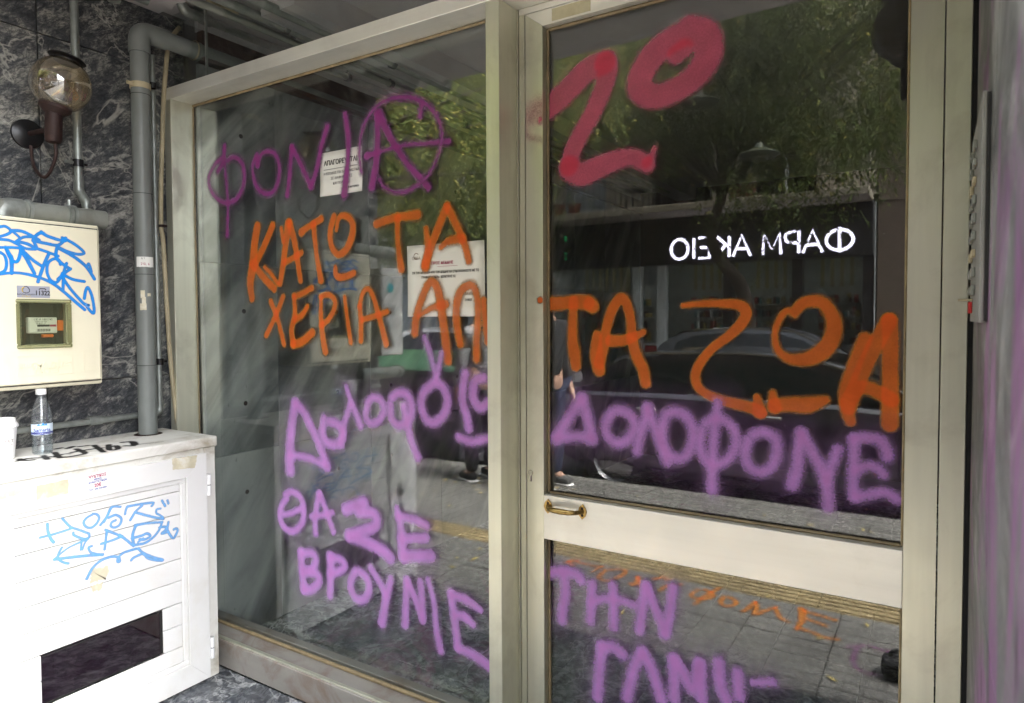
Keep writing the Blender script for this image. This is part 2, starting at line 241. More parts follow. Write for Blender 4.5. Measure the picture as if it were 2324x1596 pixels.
# ------------------------------------------------------------------ object helpers
def link(name, me, m, parent=None):
    o = bpy.data.objects.new(name, me); COL.objects.link(o)
    if m: me.materials.append(m)
    if parent is not None: o.parent = parent
    return o
def wloc(p):
    l = Vector((0, 0, 0))
    while p is not None: l += p.location; p = p.parent
    return l
def empty(name, label, cat, loc=(0, 0, 0), group=None):
    o = bpy.data.objects.new(name, None); COL.objects.link(o); o.location = loc; o.empty_display_size = 0.05; tag(o, label, cat, group); return o
def tag(o, label=None, cat=None, group=None, kind=None):
    if label: o['label'] = label
    if cat: o['category'] = cat
    if group: o['group'] = group
    if kind: o['kind'] = kind
    return o
class MB:
    def __init__(s): s.bm = bmesh.new()
    def box(s, x0, x1, y0, y1, z0, z1, bev=0.0, seg=1):
        g = bmesh.ops.create_cube(s.bm, size=1.0)
        c = Vector(((x0+x1)/2, (y0+y1)/2, (z0+z1)/2)); sz = (abs(x1-x0), abs(y1-y0), abs(z1-z0))
        for w in g['verts']: w.co = Vector((w.co.x*sz[0], w.co.y*sz[1], w.co.z*sz[2]))+c
        if bev:
            es = {e for w in g['verts'] for e in w.link_edges}
            bmesh.ops.bevel(s.bm, geom=list(es), offset=min(bev, min(sz)*0.45), segments=seg, profile=0.6, affect='EDGES')
        return s
    def tube(s, pts, r, n=14, cap=True):
        pts = [Vector(p) for p in pts]; rs = r if isinstance(r, (list, tuple)) else [r]*len(pts); rings = []
        up = None
        for i, p in enumerate(pts):
            d = (pts[min(i+1, len(pts)-1)]-pts[max(i-1, 0)]).normalized()
            if up is None: up = d.orthogonal().normalized()
            up = (up-d*up.dot(d)).normalized(); w = d.cross(up)
            rings.append([s.bm.verts.new(p+(up*math.cos(2*math.pi*k/n)+w*math.sin(2*math.pi*k/n))*rs[i]) for k in range(n)])
        for a, b in zip(rings, rings[1:]):
            for k in range(n): s.bm.faces.new((a[k], a[(k+1) % n], b[(k+1) % n], b[k]))
        if cap: s.bm.faces.new(rings[0][::-1]); s.bm.faces.new(rings[-1])
        return s
    def lathe(s, prof, c, axis=(0, 0, 1), n=32):
        c = Vector(c); ax = Vector(axis).normalized(); u = ax.orthogonal().normalized(); w = ax.cross(u); rings = []
        for r, h in prof:
            if r < 1e-5: rings.append([s.bm.verts.new(c+ax*h)])
            else: rings.append([s.bm.verts.new(c+ax*h+(u*math.cos(2*math.pi*k/n)+w*math.sin(2*math.pi*k/n))*r) for k in range(n)])
        for a, b in zip(rings, rings[1:]):
            for k in range(n):
                k2 = (k+1) % n
                if len(a) == 1 and len(b) > 1: s.bm.faces.new((a[0], b[k2], b[k]))
                elif len(b) == 1 and len(a) > 1: s.bm.faces.new((a[k], a[k2], b[0]))
                elif len(a) > 1: s.bm.faces.new((a[k], a[k2], b[k2], b[k]))
        return s
    def prism(s, poly, axis, a, b):     # poly of 2D points in the plane across axis, extruded from a to b
        def P(q, t): return Vector((t, q[0], q[1])) if axis == 0 else Vector((q[0], t, q[1])) if axis == 1 else Vector((q[0], q[1], t))
        A = [s.bm.verts.new(P(q, a)) for q in poly]; B = [s.bm.verts.new(P(q, b)) for q in poly]; n = len(poly)
        s.bm.faces.new(A); s.bm.faces.new(B[::-1])
        for i in range(n): s.bm.faces.new((A[i], B[i], B[(i+1) % n], A[(i+1) % n]))
        return s
    def quad(s, *p): s.bm.faces.new([s.bm.verts.new(Vector(q)) for q in p]); return s
    def build(s, name, m, parent=None, smooth=35):
        off = wloc(parent) if parent is not None else Vector((0, 0, 0))
        bmesh.ops.recalc_face_normals(s.bm, faces=s.bm.faces[:])
        for w in s.bm.verts: w.co -= off
        me = bpy.data.meshes.new(name); s.bm.to_mesh(me); s.bm.free()
        if smooth:
            me.shade_smooth(); me.set_sharp_from_angle(angle=R_(smooth))
        return link(name, me, m, parent)
def box(name, m, parent, x0, x1, y0, y1, z0, z1, bev=0.0015): return MB().box(x0, x1, y0, y1, z0, z1, bev).build(name, m, parent)
def pydata(name, V, F, m, parent=None, smooth=False):
    off = np.array(wloc(parent)) if parent is not None else 0
    me = bpy.data.meshes.new(name); V = np.asarray(V, float)-off; F = np.asarray(F, np.int32)
    me.vertices.add(len(V)); me.vertices.foreach_set('co', V.ravel()); k = F.shape[1]
    me.loops.add(F.size); me.loops.foreach_set('vertex_index', F.ravel()); me.polygons.add(len(F))
    me.polygons.foreach_set('loop_start', np.arange(0, F.size, k)); me.polygons.foreach_set('loop_total', np.full(len(F), k)); me.update(calc_edges=True); me.validate()
    if smooth: me.shade_smooth()
    return link(name, me, m, parent)
def copy_tree(o, parent=None):
    c = o.copy(); COL.objects.link(c); c.parent = parent
    for ch in list(o.children): copy_tree(ch, c)
    return c
def text(s, size, loc, right, up, m, parent, name='lettering', depth=0.0004, sx=1.0, align='CENTER', bold=0.0):
    cu = bpy.data.curves.new('t', 'FONT'); cu.body = s; cu.size = size; cu.align_x = align; cu.align_y = 'CENTER'; cu.extrude = depth/2; cu.resolution_u = 3; cu.offset = bold
    o = bpy.data.objects.new('t', cu); COL.objects.link(o); dg = bpy.context.evaluated_depsgraph_get(); me = bpy.data.meshes.new_from_object(o.evaluated_get(dg)); bpy.data.objects.remove(o); bpy.data.curves.remove(cu)
    r = Vector(right).normalized()*sx; u = Vector(up).normalized(); nrm = Vector(right).normalized().cross(u)
    Mx = Matrix(((r.x, u.x, nrm.x, loc[0]), (r.y, u.y, nrm.y, loc[1]), (r.z, u.z, nrm.z, loc[2]), (0, 0, 0, 1)))
    me.transform(Mx); off = wloc(parent) if parent is not None else Vector((0, 0, 0)); me.transform(Matrix.Translation(-off)); me.name = name; me.materials.clear()
    return link(name, me, m, parent)

def smooth_path(p, k=4):
    p = np.array(p, float)
    if len(p) < 3: return p
    out = []
    for i in range(len(p)-1):
        p0 = p[max(i-1, 0)]; p1 = p[i]; p2 = p[i+1]; p3 = p[min(i+2, len(p)-1)]
        for t in np.linspace(0, 1, k, endpoint=False):
            out.append(0.5*((2*p1)+(-p0+p2)*t+(2*p0-5*p1+4*p2-p3)*t*t+(-p0+3*p1-3*p2+p3)*t**3))
    out.append(p[-1]); return np.array(out)
def paint(name, parent, m, strokes, crop, plane, pos, soft=10, hard=False, cell=0.0035, op=0.93, halo=0.0, halo_w=3.0, label=None, clip=None, end_fade=True):
    """strokes: list of (points, radius) in crop pixels; plane 'x','y' or 'z' at pos. Paint density is a field round each stroke."""
    if name.startswith('graffiti'): soft *= 1.45; halo *= .6
    fn = {'x': onx, 'y': ony, 'z': onz, 'm': seen_z}[plane]; ia, ib = {'x': (1, 2), 'y': (0, 2), 'z': (0, 1), 'm': (0, 1)}[plane]
    segs = []; allp = []
    for st in strokes:
        pts, r = st[0], st[1]; rr = r if isinstance(r, (list, tuple)) else [r, r]
        sp = smooth_path(pts)
        w = np.array([fn(v(crop, *q), pos) for q in sp]); a = w[:, [ia, ib]]
        q = sp[len(sp)//2]; b0 = fn(v(crop, *q), pos); b1 = fn(v(crop, q[0]+10, q[1]), pos); b2 = fn(v(crop, q[0], q[1]+10), pos)
        s1 = np.linalg.norm(b1-b0)/10; s2 = np.linalg.norm(b2-b0)/10; sc = math.sqrt(s1*s2)*(1.3 if name.startswith('marker') else 1.07 if name.startswith('graffiti_word') else 1.0)
        rad = np.linspace(rr[0], rr[-1], len(a))*sc if len(rr) == 2 else np.interp(np.linspace(0, len(rr)-1, len(a)), range(len(rr)), rr)*sc
        segs.append((a, rad, (st[2] if len(st) > 2 else soft)*sc)); allp.append(a)
    mx = max(float(x[1].max()) for x in segs)+max(x[2] for x in segs)*(halo_w*2 if halo else 1.5)
    P = np.vstack(allp); lo = P.min(0)-mx; hi = P.max(0)+mx
    if clip: lo = np.maximum(lo, [clip[0], clip[2]]); hi = np.minimum(hi, [clip[1], clip[3]])
    nx, ny = int((hi[0]-lo[0])/cell)+2, int((hi[1]-lo[1])/cell)+2
    gx, gy = np.meshgrid(np.linspace(lo[0], hi[0], nx), np.linspace(lo[1], hi[1], ny), indexing='ij')
    T = np.ones_like(gx); dmin = np.full_like(gx, 9.0)
    for a, rad, sf in segs:
        best = np.full_like(gx, 99.0)
        if len(a) == 1: a = np.vstack([a, a+1e-4]); rad = np.append(rad, rad)
        for i in range(len(a)-1):
            d = a[i+1]-a[i]; L = max(d@d, 1e-12); t = np.clip(((gx-a[i, 0])*d[0]+(gy-a[i, 1])*d[1])/L, 0, 1)
            dist = np.hypot(gx-a[i, 0]-t*d[0], gy-a[i, 1]-t*d[1])-(rad[i]+(rad[i+1]-rad[i])*t); best = np.minimum(best, dist)
        x = np.clip((sf*.92-best)/(1.9*sf), 0, 1); al = op*x*x*(3-2*x); T *= 1-al; dmin = np.minimum(dmin, best/sf)
    A = 1-T
    if halo: A = 1-(1-A)*(1-halo*np.exp(-np.clip(dmin, 0, None)/halo_w*1.6))
    if halo: A[A < 0.012] = 0
    use = (np.maximum.reduce([A[:-1, :-1], A[1:, :-1], A[:-1, 1:], A[1:, 1:]]) > 0.004)
    idx = np.arange(nx*ny).reshape(nx, ny); F = np.stack([idx[:-1, :-1][use], idx[1:, :-1][use], idx[1:, 1:][use], idx[:-1, 1:][use]], 1)
    uq, inv = np.unique(F, return_inverse=True); F = inv.reshape(F.shape)
    V = np.zeros((len(uq), 3)); V[:, ia] = gx.ravel()[uq]; V[:, ib] = gy.ravel()[uq]; V[:, {'x': 0, 'y': 1, 'z': 2, 'm': 2}[plane]] = pos
    o = pydata(name, V, F, m, parent); at = o.data.attributes.new('paint', 'FLOAT', 'POINT'); at.data.foreach_set('value', A.ravel()[uq].astype(np.float32))
    if label: o['label'] = label
    return o

# ================================================================== SETTING
KERB_Y, ROAD_Z, PAV_Z, FAR_KERB_Y, BY = -3.80, -0.27, -0.12, -11.0, -13.0
tag(MB().box(-60, 40, FAR_KERB_Y, KERB_Y, ROAD_Z-0.1, ROAD_Z).build('road', asphalt), kind='structure')
tag(MB().box(-60, 40, -40, KERB_Y-0.01, ROAD_Z-0.4, ROAD_Z-0.12).build('ground', conc), kind='structure')
far_pav = tag(MB().box(-60, 40, BY-0.2, FAR_KERB_Y-0.15, ROAD_Z-0.1, PAV_Z).build('far_pavement', tile_m), kind='structure')
tag(MB().box(-60, 40, FAR_KERB_Y-0.15, FAR_KERB_Y, ROAD_Z-0.1, PAV_Z+0.004, 0.01).build('far_kerb', stone_k), kind='structure')
pav = tag(MB().box(-60, 40, KERB_Y+0.15, -0.74, PAV_Z-0.2, PAV_Z-0.018).build('pavement', conc), kind='structure')
kerb = tag(MB().box(-60, 40, KERB_Y, KERB_Y+0.15, ROAD_Z-0.1, PAV_Z+0.003, 0.015).build('kerb', stone_k), kind='structure')
# grooved pavement tiles: one shared mesh
def tile_mesh(w, d, n):
    b = MB(); b.box(-w/2+.003, w/2-.003, -d/2+.003, d/2-.003, -0.02, -0.004)
    for i in range(n):
        for j in range(n):
            x0 = -w/2+.004+i*(w-.008)/n; y0 = -d/2+.004+j*(d-.008)/n
            b.box(x0+.003, x0+(w-.008)/n-.003, y0+.003, y0+(d-.008)/n-.003, -0.005, 0.0)
    bmesh.ops.recalc_face_normals(b.bm, faces=b.bm.faces[:]); me = bpy.data.meshes.new('paving_tile'); b.bm.to_mesh(me); b.bm.free(); return me
TW = 0.39; tm = tile_mesh(TW, TW, 5); tm.materials.append(tile_m)
xs = np.arange(-7.6, 2.2, TW); rows = [(-1.85+TW*(k+0.5)) for k in range(3)]+[(-2.07-TW*(k+0.5)) for k in range(4)]
for yy in rows:
    for xx in xs:
        if yy+TW/2 > -0.66 or yy-TW/2 < KERB_Y+0.10: continue
        o = bpy.data.objects.new('paving_tile', tm); COL.objects.link(o); o.parent = pav; o.location = (xx, yy, PAV_Z+random.uniform(-.0015, .0015)); o.rotation_euler = (random.uniform(-.002, .002), random.uniform(-.002, .002), 0)
b = MB(); b.box(-TW/2+.003, TW/2-.003, -.109, .109, -.02, -.003)
for k in range(4): b.box(-TW/2+.006, TW/2-.006, -.095+k*.053, -.095+k*.053+.030, -.004, .004, .002)
bmesh.ops.recalc_face_normals(b.bm, faces=b.bm.faces[:]); tt = bpy.data.meshes.new('tactile_tile'); b.bm.to_mesh(tt); b.bm.free(); tt.materials.append(tact_m)
tj = seen_z(v('K', 925, 880), PAV_Z)[0]
for i in range(-20, 9):
    o = bpy.data.objects.new('tactile_tile', tt); COL.objects.link(o); o.parent = pav; o.location = (tj+TW*(i+.5), -1.96, PAV_Z+.001)
    o['label'] = 'yellow ribbed tactile tile'
# entrance floor and lobby floor
efl = tag(MB().box(-2.75, 0.06, -0.72, 0.0, -0.3, -0.012).build('entrance_floor', conc), kind='structure')
for x0, x1 in [(-2.75, -2.15), (-2.15, -1.45), (-1.45, -0.75), (-0.75, 0.055)]:
    box('floor_slab', marble_floor_out, efl, x0+.0015, x1-.0015, -0.75, -0.001, -0.014, 0.0, .0015)
lfl = tag(MB().box(-2.75, 0.2, 0.0, 5.0, -0.3, -0.045).build('lobby_floor', conc), kind='structure')
jx = [onz(v('F', 680, 1420), -0.03)[0], onz(v('F', 1150, 1470), -0.03)[0]]
fx = [-2.62, -2.27, -1.93, -1.59, -1.25, -0.91, -0.57, -0.23, 0.1]
for i in range(len(fx)-1):
    y = 0.0
    for k in range(5):
        y1 = y+(0.9 if k else 0.45+(i % 2)*0.3)
        box('floor_slab', marble_floor, lfl, fx[i]+.001, fx[i+1]-.001, y+.001, y1-.001, -0.046, -0.03, .0012); y = y1
SOF = 2.62
tag(MB().box(-2.72, 0.10, -1.06, -0.001, SOF, SOF+.15).build('soffit', soffit_m), kind='structure')
tag(MB().box(-2.72, 0.2, 0.001, 5.0, SOF+.02, SOF+.15).build('lobby_ceiling', soffit_m), kind='structure')

# walls of the entrance
XL, XI, XR = -2.70, -2.60, 0.063
lw = empty('entrance_side_wall', 'outer left side wall of the entrance clad in dark veined marble', 'wall', (XL, -0.5, 0))
box('wall_core', conc, lw, XL-0.3, XL-.022, -1.03, 0.12, 0, SOF+.1, 0)
for (y0, y1) in [(-1.05, -0.45), (-0.45, 0.10)]:
    for (z0, z1) in [(0.0, 1.143), (1.143, 2.385), (2.385, SOF)]:
        box('marble_slab', marble_out, lw, XL-.02, XL+random.uniform(-.001, .001), y0+.002, y1-.002, z0+.002, z1-.002, .0012)
iw = empty('lobby_side_wall', 'inner lobby wall of pale grey streaked marble seen through the side panel', 'wall', (XI, 2.0, 0))
box('wall_core', conc, iw, XI-.3, XI-.022, 0.13, 5.0, -.1, SOF+.1, 0)
ys = [0.10, 0.475, 1.08, 1.69, 2.30, 2.91, 3.52, 4.13, 4.74, 5.0]
for y0, y1 in zip(ys, ys[1:]):
    for z0, z1 in [(-.03, .78), (.78, 1.61), (1.61, 2.43)]:
        box('marble_slab', marble_in, iw, XI-.02, XI+random.uniform(-.001, .0015), y0+.001, y1-.001, z0+.001, z1-.001, .001)
b = MB()
for y in (0.295, 0.84, 1.24, 1.86):
    for z in (0.60, 0.997, 1.406, 2.174): b.lathe([(0, .0025), (.009, .002), (.011, -.001), (.011, -.004)], (XI+.001, y, z), (1, 0, 0), 12)
b.build('fixing_cap', rust, iw)
box('wooden_cornice', wood_red, iw, XI-.01, XI+.03, 0.10, 5.0, 2.435, 2.56, .003)
box('upper_wall', soffit_m, iw, XI-.02, XI-.001, 0.10, 5.0, 2.56, SOF+.05, 0)
rw = empty('entrance_pier', 'right side pier of the entrance with grey plaster smeared in pink spray', 'wall', (XR, -0.5, 0))
def right_wall_mat():
    t = NT('smeared_grey_plaster'); a = t.noise(t.coord((1, .45, 0.6)), 9, 8, 0.72, 0.6); c = t.noise(t.coord((1, 1, .5)), 3, 6, .6, .5)
    col = t.ramp(a, [(0.34, (0.05, 0.05, 0.046)), (0.5, (0.13, 0.13, 0.12)), (0.66, (0.30, 0.30, 0.27))]); col = t.mix(t.math('MULTIPLY', t.ramp(c, [(.48, 0.), (.62, 1.)]), .5), col, (.15, .15, .16))
    p = t.noise(t.coord((1, .8, 0.35)), 4.0, 6, 0.65, 1.0); col = t.mix(t.math('MULTIPLY', t.ramp(p, [(0.50, 0.0), (0.60, 1.0)]), 0.55), col, (0.28, 0.08, 0.26))
    k = t.noise(t.coord((1, 1, 0.5)), 11, 4, .6); col = t.mix(t.math('MULTIPLY', t.ramp(k, [(0.63, 0.0), (0.70, 1.0)]), 0.6), col, (0.02, 0.02, 0.022))
    return t.end(t.pr(col, 0.6, 0, t.bump(a, .4, .004)))
plaster = right_wall_mat()
box('pier_core', conc, rw, XR+.02, XR+.5, -1.04, 0.6, 0, SOF+.1, 0)
for (z0, z1) in [(0.0, 0.93), (0.93, 2.05), (2.05, SOF)]:
    for (y0, y1) in [(-1.05, -.46), (-.46, 0.085)]:
        box('stone_slab', plaster, rw, XR, XR+.02, y0+.001, y1-.001, z0+.001, z1-.001, .001)
# lobby enclosure
tag(MB().box(-2.75, 0.3, 5.0, 5.2, -.1, 2.8).build('lobby_back_wall', wood_red), kind='structure')
rl = tag(MB().box(0.10, 0.2, 0.14, 5.0, -.1, 2.8).build('lobby_right_wall', wood_red), kind='structure')
# our own building round the entrance
ob = empty('entrance_building', 'apartment building whose recessed ground floor entrance holds the aluminium door', 'building', (-3, -1, 0))
box('left_shopfront_wall', facade_m, ob, -14, XL-.01, -1.06, -0.9, PAV_Z-.1, SOF+.1, .004)
box('right_shopfront_wall', facade_m, ob, XR+.001, 10, -1.06, -0.9, PAV_Z-.1, SOF+.1, .004)
box('upper_wall', facade_m, ob, -14, 10, -1.06, -0.9, SOF+.151, 7, .004)  # unseen upper storeys, cut low so sun reaches the near tree and pavement


# ================================================================== ALUMINIUM AND GLASS PARTITION
TZ0, TZ1 = 2.265, 2.312
part = empty('glazed_side_panel', 'fixed aluminium framed side panel left of the door covered in orange and purple spray letters', 'window', (-1.85, 0.05, 0))
box('post', alu, part, -2.685, -2.640, 0, .098, 0, TZ0-.0005, .0015)
box('post', alu, part, -1.094, -1.048, 0, .150, 0, TZ0-.0005, .0015)
box('transom', alu_h, part, -2.685, .056, 0, .100, TZ0, TZ1, .0015)
MB().box(-2.6395, -1.0945, 0, .10, 0.002, .105, .002).build('sill', alu_dirty, part)
box('sill_lip', alu, part, -2.6395, -1.0945, .004, .020, .105, .112, .001)
gp = box('glass_pane', glass_panel, part, -2.638, -1.096, GL, GL+.006, .107, TZ0-.002, 0)
for n_, a_ in [('b', (-2.6395, -1.0945, GL-.014, GL-.001, .106, .118)), ('t', (-2.6395, -1.0945, GL-.008, GL-.001, TZ0-.011, TZ0-.001)), ('l', (-2.6395, -2.6330, GL-.007, GL-.001, .118, TZ0-.012)), ('r', (-1.101, -1.0945, GL-.010, GL-.001, .118, TZ0-.012))]:
    box('glazing_bead', bead, part, *a_, .003)
box('inner_frame', alu_dirty, part, -2.6395, -1.0945, GL+.008, GL+.045, 0.0, .122, .002)
jt = ony((470, 140), .05)[0]
box('upper_glass_pane', glass_panel, part, -2.69, jt-.002, .045, .051, TZ1, SOF+.005, 0); box('upper_glass_pane', glass_panel, part, jt+.002, .055, .045, .051, TZ1, SOF+.005, 0)
box('pane_joint', galv, part, jt-.0019, jt+.0019, .043, .053, TZ1, SOF+.005, 0)
box('door_frame_jamb', alu, part, -1.0475, -1.0425, .092, .150, 0, TZ0-.001, .001); box('door_frame_jamb', alu, part, -1.0405, -1.0215, .094, .150, 0, 2.246, .001)
box('door_frame_head', alu_h, part, -1.0405, .0065, .094, .150, 2.2465, TZ0-.001, .001)
box('gasket', rubber, part, -1.049, -1.0188, .100, .145, 0, 2.25, 0)
box('door_frame_jamb', alu, part, .0075, .0535, .088, .150, 0, TZ0-.001, .0015)
box('dark_joint', dark_gap, part, .0536, .0628, .090, .150, 0, SOF, 0)

door = empty('entrance_door', 'aluminium and glass entrance door with wide middle rail and red numeral sprayed on top', 'door', (-0.51, 0.11, 0))
SL0, SL1, SR0, SR1, DT = -1.0185, -0.962, -0.0565, 0.0045, 2.244
GT = 2.200
def miter(name, poly, axis, a, b, m): return MB().prism(poly, axis, a, b).build(name, m, door)
sl = MB().prism([(SL0, 0.015), (SL1, 0.015), (SL1, GT), (SL0, DT)], 1, .094, .140).build('stile', alu, door)
sr = MB().prism([(SR0, 0.015), (SR1, 0.015), (SR1, DT), (SR0, GT)], 1, .094, .140).build('stile', alu, door)
MB().prism([(SL0+.0007, DT), (SR1-.0007, DT), (SR0-.0007, GT+.0005), (SL1+.0007, GT+.0005)], 1, .0945, .140).build('top_rail', alu_h, door)
RZ0, RZ1 = 0.727, 0.856
mr = box('middle_rail', alu_h, door, SL1+.0006, SR0-.0006, .0925, .142, RZ0, RZ1, .0012)
box('bottom_rail', alu_h, door, SL1+.0006, SR0-.0006, .0945, .140, .016, .10, .0012)
box('glass_pane', glass_door, door, SL1+.002, SR0-.002, GD, GD+.006, RZ1+.001, GT-.001, 0)
box('glass_pane', glass_door, door, SL1+.002, SR0-.002, GD, GD+.006, .101, RZ0-.001, 0)
for (z0, z1) in [(RZ1, GT), (.10, RZ0)]:
    for a_ in [(SL1+.0008, SL1+.008, .114, GD-.001, z0+.001, z1-.001), (SR0-.006, SR0-.0008, .114, GD-.001, z0+.001, z1-.001), (SL1+.0085, SR0-.0065, .112, GD-.001, z1-.009, z1-.001), (SL1+.0085, SR0-.0065, .112, GD-.001, z0+.001, z0+.007)]:
        box('glazing_bead', bead, door, *a_, .003)
# brass pull handle on the rail
hb = ony(v('K', 232, 485), .085); he = ony(v('K', 425, 517), .085)
hx0, hx1, hz = hb[0], he[0], (hb[2]+he[2])/2-.004
h = MB().tube([(hx0, .088, hz), (hx0+.012, .070, hz), (hx0+.03, .062, hz), ((hx0+hx1)/2, .059, hz), (hx1-.03, .062, hz), (hx1-.012, .070, hz), (hx1, .088, hz)], [.006, .0065, .0075, .0085, .0075, .0065, .006], 12).build('pull_handle', brass, door, 60)
for x in (hx0, hx1):
    poly = [(x+.013*math.cos(a), hz+.017*math.sin(a)*(1.25 if abs(math.sin(a)) > .9 else 1)) for a in np.linspace(0, 2*math.pi, 8, endpoint=False)]
    MB().prism(poly, 1, .0885, .0924).build('handle_rose', brass, h)
    for dz in (-.010, .010): MB().lathe([(0, .0025), (.0035, .0015), (.0042, 0)], (x, .0885, hz+dz), (0, -1, 0), 10).build('screw', rust, h)
lk = ony(v('K', 130, 310), .09)
l_ = MB().lathe([(0, .004), (.0075, .004), (.0085, .002), (.0085, -.004)], (lk[0]+.004, .0935, lk[2]+.004), (0, -1, 0), 20).build('lock_cylinder', chrome, door)
box('cylinder_body', chrome, l_, lk[0], lk[0]+.008, .090, .094, lk[2]-.022, lk[2], .003); box('keyway', dark_gap, l_, lk[0]+.0035, lk[0]+.0045, .0890, .0896, lk[2], lk[2]+.008, 0)
tape = MB(); q0 = ony(v('G', 460, 25), .094); tape.box(q0[0], q0[0]+.12, .0937, .0941, 2.206, 2.240).build('old_tape_residue', mat('old_tape_residue', (.50, .46, .30), .6, 0, .12, 40, .2, 90), door)

# paper notices
def notice(name, label, q_tl, q_br, y, lines, logo=None):
    a = ony(q_tl, y); c = ony(q_br, y); x0, x1, z1, z0 = a[0], c[0], a[2], c[2]
    n = empty(name, label, 'paper notice', ((x0+x1)/2, y, z0))
    V = []; F = []; N = 8
    for i in range(N+1):
        for j in range(N+1):
            s_, t_ = i/N, j/N; V.append((x0+(x1-x0)*s_, y-.0012-.0022*(abs(s_-.5)*2)**4*(abs(t_-.5)*2)**3, z0+(z1-z0)*t_))
    for i in range(N):
        for j in range(N): k = i*(N+1)+j; F.append((k, k+N+1, k+N+2, k+1))
    sh = pydata('sheet', V, F, paper_m, n, True); sm = sh.modifiers.new('s', 'SOLIDIFY'); sm.thickness = .0004; sm.offset = 1
    for (s, size, u, w, m, kw) in lines:
        text(s, size, (x0+(x1-x0)*u, y-.0028, z0+(z1-z0)*w), (1, 0, 0.0), (0, 0, 1), m, n, **kw)
    return n, (x0, x1, z0, z1)
n1, r1 = notice('paper_notice', 'small white printed notice between the purple letters high on the side panel', v('D', 1078, 945), v('D', 1340, 1172), GL-.0005,
    [('ΑΠΑΓΟΡΕΥΕΤΑΙ', .023, .5, .74, ink, dict(sx=.95, bold=.0006)), ('Η ΕΙΣΟΔΟΣ ΓΙΑ ΔΙΑΦΗΜΙΣΤΙΚΑ', .0125, .52, .50, ink, dict(sx=.95)), ('ΣΕ ΔΙΑΦΗΜΙΣΤΕΣ', .0125, .52, .38, ink, {}), ('ΚΑΙ ΠΩΛΗΤΕΣ', .0125, .52, .26, ink, {}), ('Η ΔΙΑΧΕΙΡΙΣΗ', .008, .80, .13, ink, dict(bold=.0003))])
box('ruled_line', ink, n1, r1[0]+.02, r1[1]-.02, GL-.0036, GL-.0032, r1[2]+.091, r1[2]+.0925, 0)
n2, r2 = notice('paper_notice', 'large white printed notice at the right edge of the side panel', v('E', 1437, 270), (1101.5, 718), GL-.0005,
    [('ΟΙΚΙΑ', .014, .125, .815, ink_grey, {}), ('ΠΡΟΣ ΔΕΔΔΗΕ', .0125, .47, .735, ink_red, dict(bold=.0003)), ('ΓΙΑ ΤΗΝ ΜΕΤΡΗΣΗ ΑΠΟ ΤΗΝ ΔΕΔΔΗΕ ΝΑ ΕΠΙΚΟΙΝΩΝΗΣΕΤΕ ΜΕ ΤΟ', .0105, .50, .61, ink, dict(sx=.78, bold=.0002)),
     ('ΓΡΑΦΕΙΟ «ΟΙΚΙΑ»  ΚΕΡΚΥΡΑΣ 52.', .0105, .42, .545, ink, dict(sx=.85, bold=.0002)), ('Η ΔΙΑΧΕΙΡΙΣΗ', .0105, .82, .30, ink, dict(sx=.8)), ('210825', .0105, .80, .22, ink, dict(sx=.9))])
lg = MB(); lg.tube([(r2[0]+.038+.010*math.cos(a), GL-.0028, r2[2]+.196+.010*math.sin(a)) for a in np.linspace(.6, 5.6, 14)], .0013, 6)
lg.build('logo_mark', ink_grey, n2); box('ruled_line', ink_red, n2, r2[0]+.125, r2[0]+.205, GL-.0032, GL-.0028, r2[2]+.159, r2[2]+.1598, 0)

# ------------------------------------------------------------------ spray lettering on the glass
CP = (-2.636, -1.0945, .108, 2.264); CDU = (-0.9615, -0.057, RZ1-.002, GT); CDL = (-0.9615, -0.057, .02, RZ0+.003)
gy = [GL-.0055]
def layer(): gy[0] -= .0004; return gy[0]
K_ = dict(plane='y', clip=CP)
paint('graffiti_word', part, sp_mag, [
  ([(490,900),(482,960),(440,1000),(400,1070),(395,1130),(420,1190),(465,1235),(515,1245),(565,1220),(600,1160),(612,1090),(605,1020),(580,980),(545,965),(512,985)],15),
  ([(488,985),(470,1020),(450,1050)],16), ([(490,898),(495,1050),(505,1150),(512,1250),(510,1340)],11), ([(510,1340),(508,1440)],[9,16]),
  ([(690,950),(665,1010),(668,1080),(690,1150),(740,1190),(790,1175),(820,1110),(828,1030),(810,960),(770,930),(720,945),(690,1010)],15), ([(690,965),(695,1015)],17),
  ([(875,1200),(890,1080),(903,905)],17), ([(905,905),(960,1010),(1020,1145)],17), ([(1022,1145),(1060,1030),(1085,900),(1122,778)],18),
  ([(1230,700),(1250,850),(1246,1000),(1235,1110),(1225,1190)],[17,20,16,24,26]),
  ([(1395,1145),(1420,1000),(1430,850),(1425,690)],[26,20]), ([(1435,690),(1500,830),(1600,990),(1680,1080),(1740,1150)],[28,20,22]), ([(1365,958),(1450,930),(1600,890),(1720,880),(1865,868)],[26,12,12,14,18])],
  'D', pos=layer(), soft=10, halo=.10, label='magenta word with a ring round its last letter', **K_)
paint('graffiti_ring', part, sp_mag, [([(1330,1060),(1318,960),(1325,850),(1350,760),(1400,680),(1470,620),(1560,597),(1650,603),(1740,650),(1800,730),(1825,820),(1810,930),(1770,1030),(1710,1110),(1620,1170),(1540,1180),(1470,1150),(1440,1100)],[14,14,20,13,14,14]), ([(1700,650),(1692,710)],20)],
  'D', pos=layer(), soft=14, halo=.10, label='magenta ring drawn round the letter A', **K_)
OR = dict(plane='y', clip=CP, op=.90)
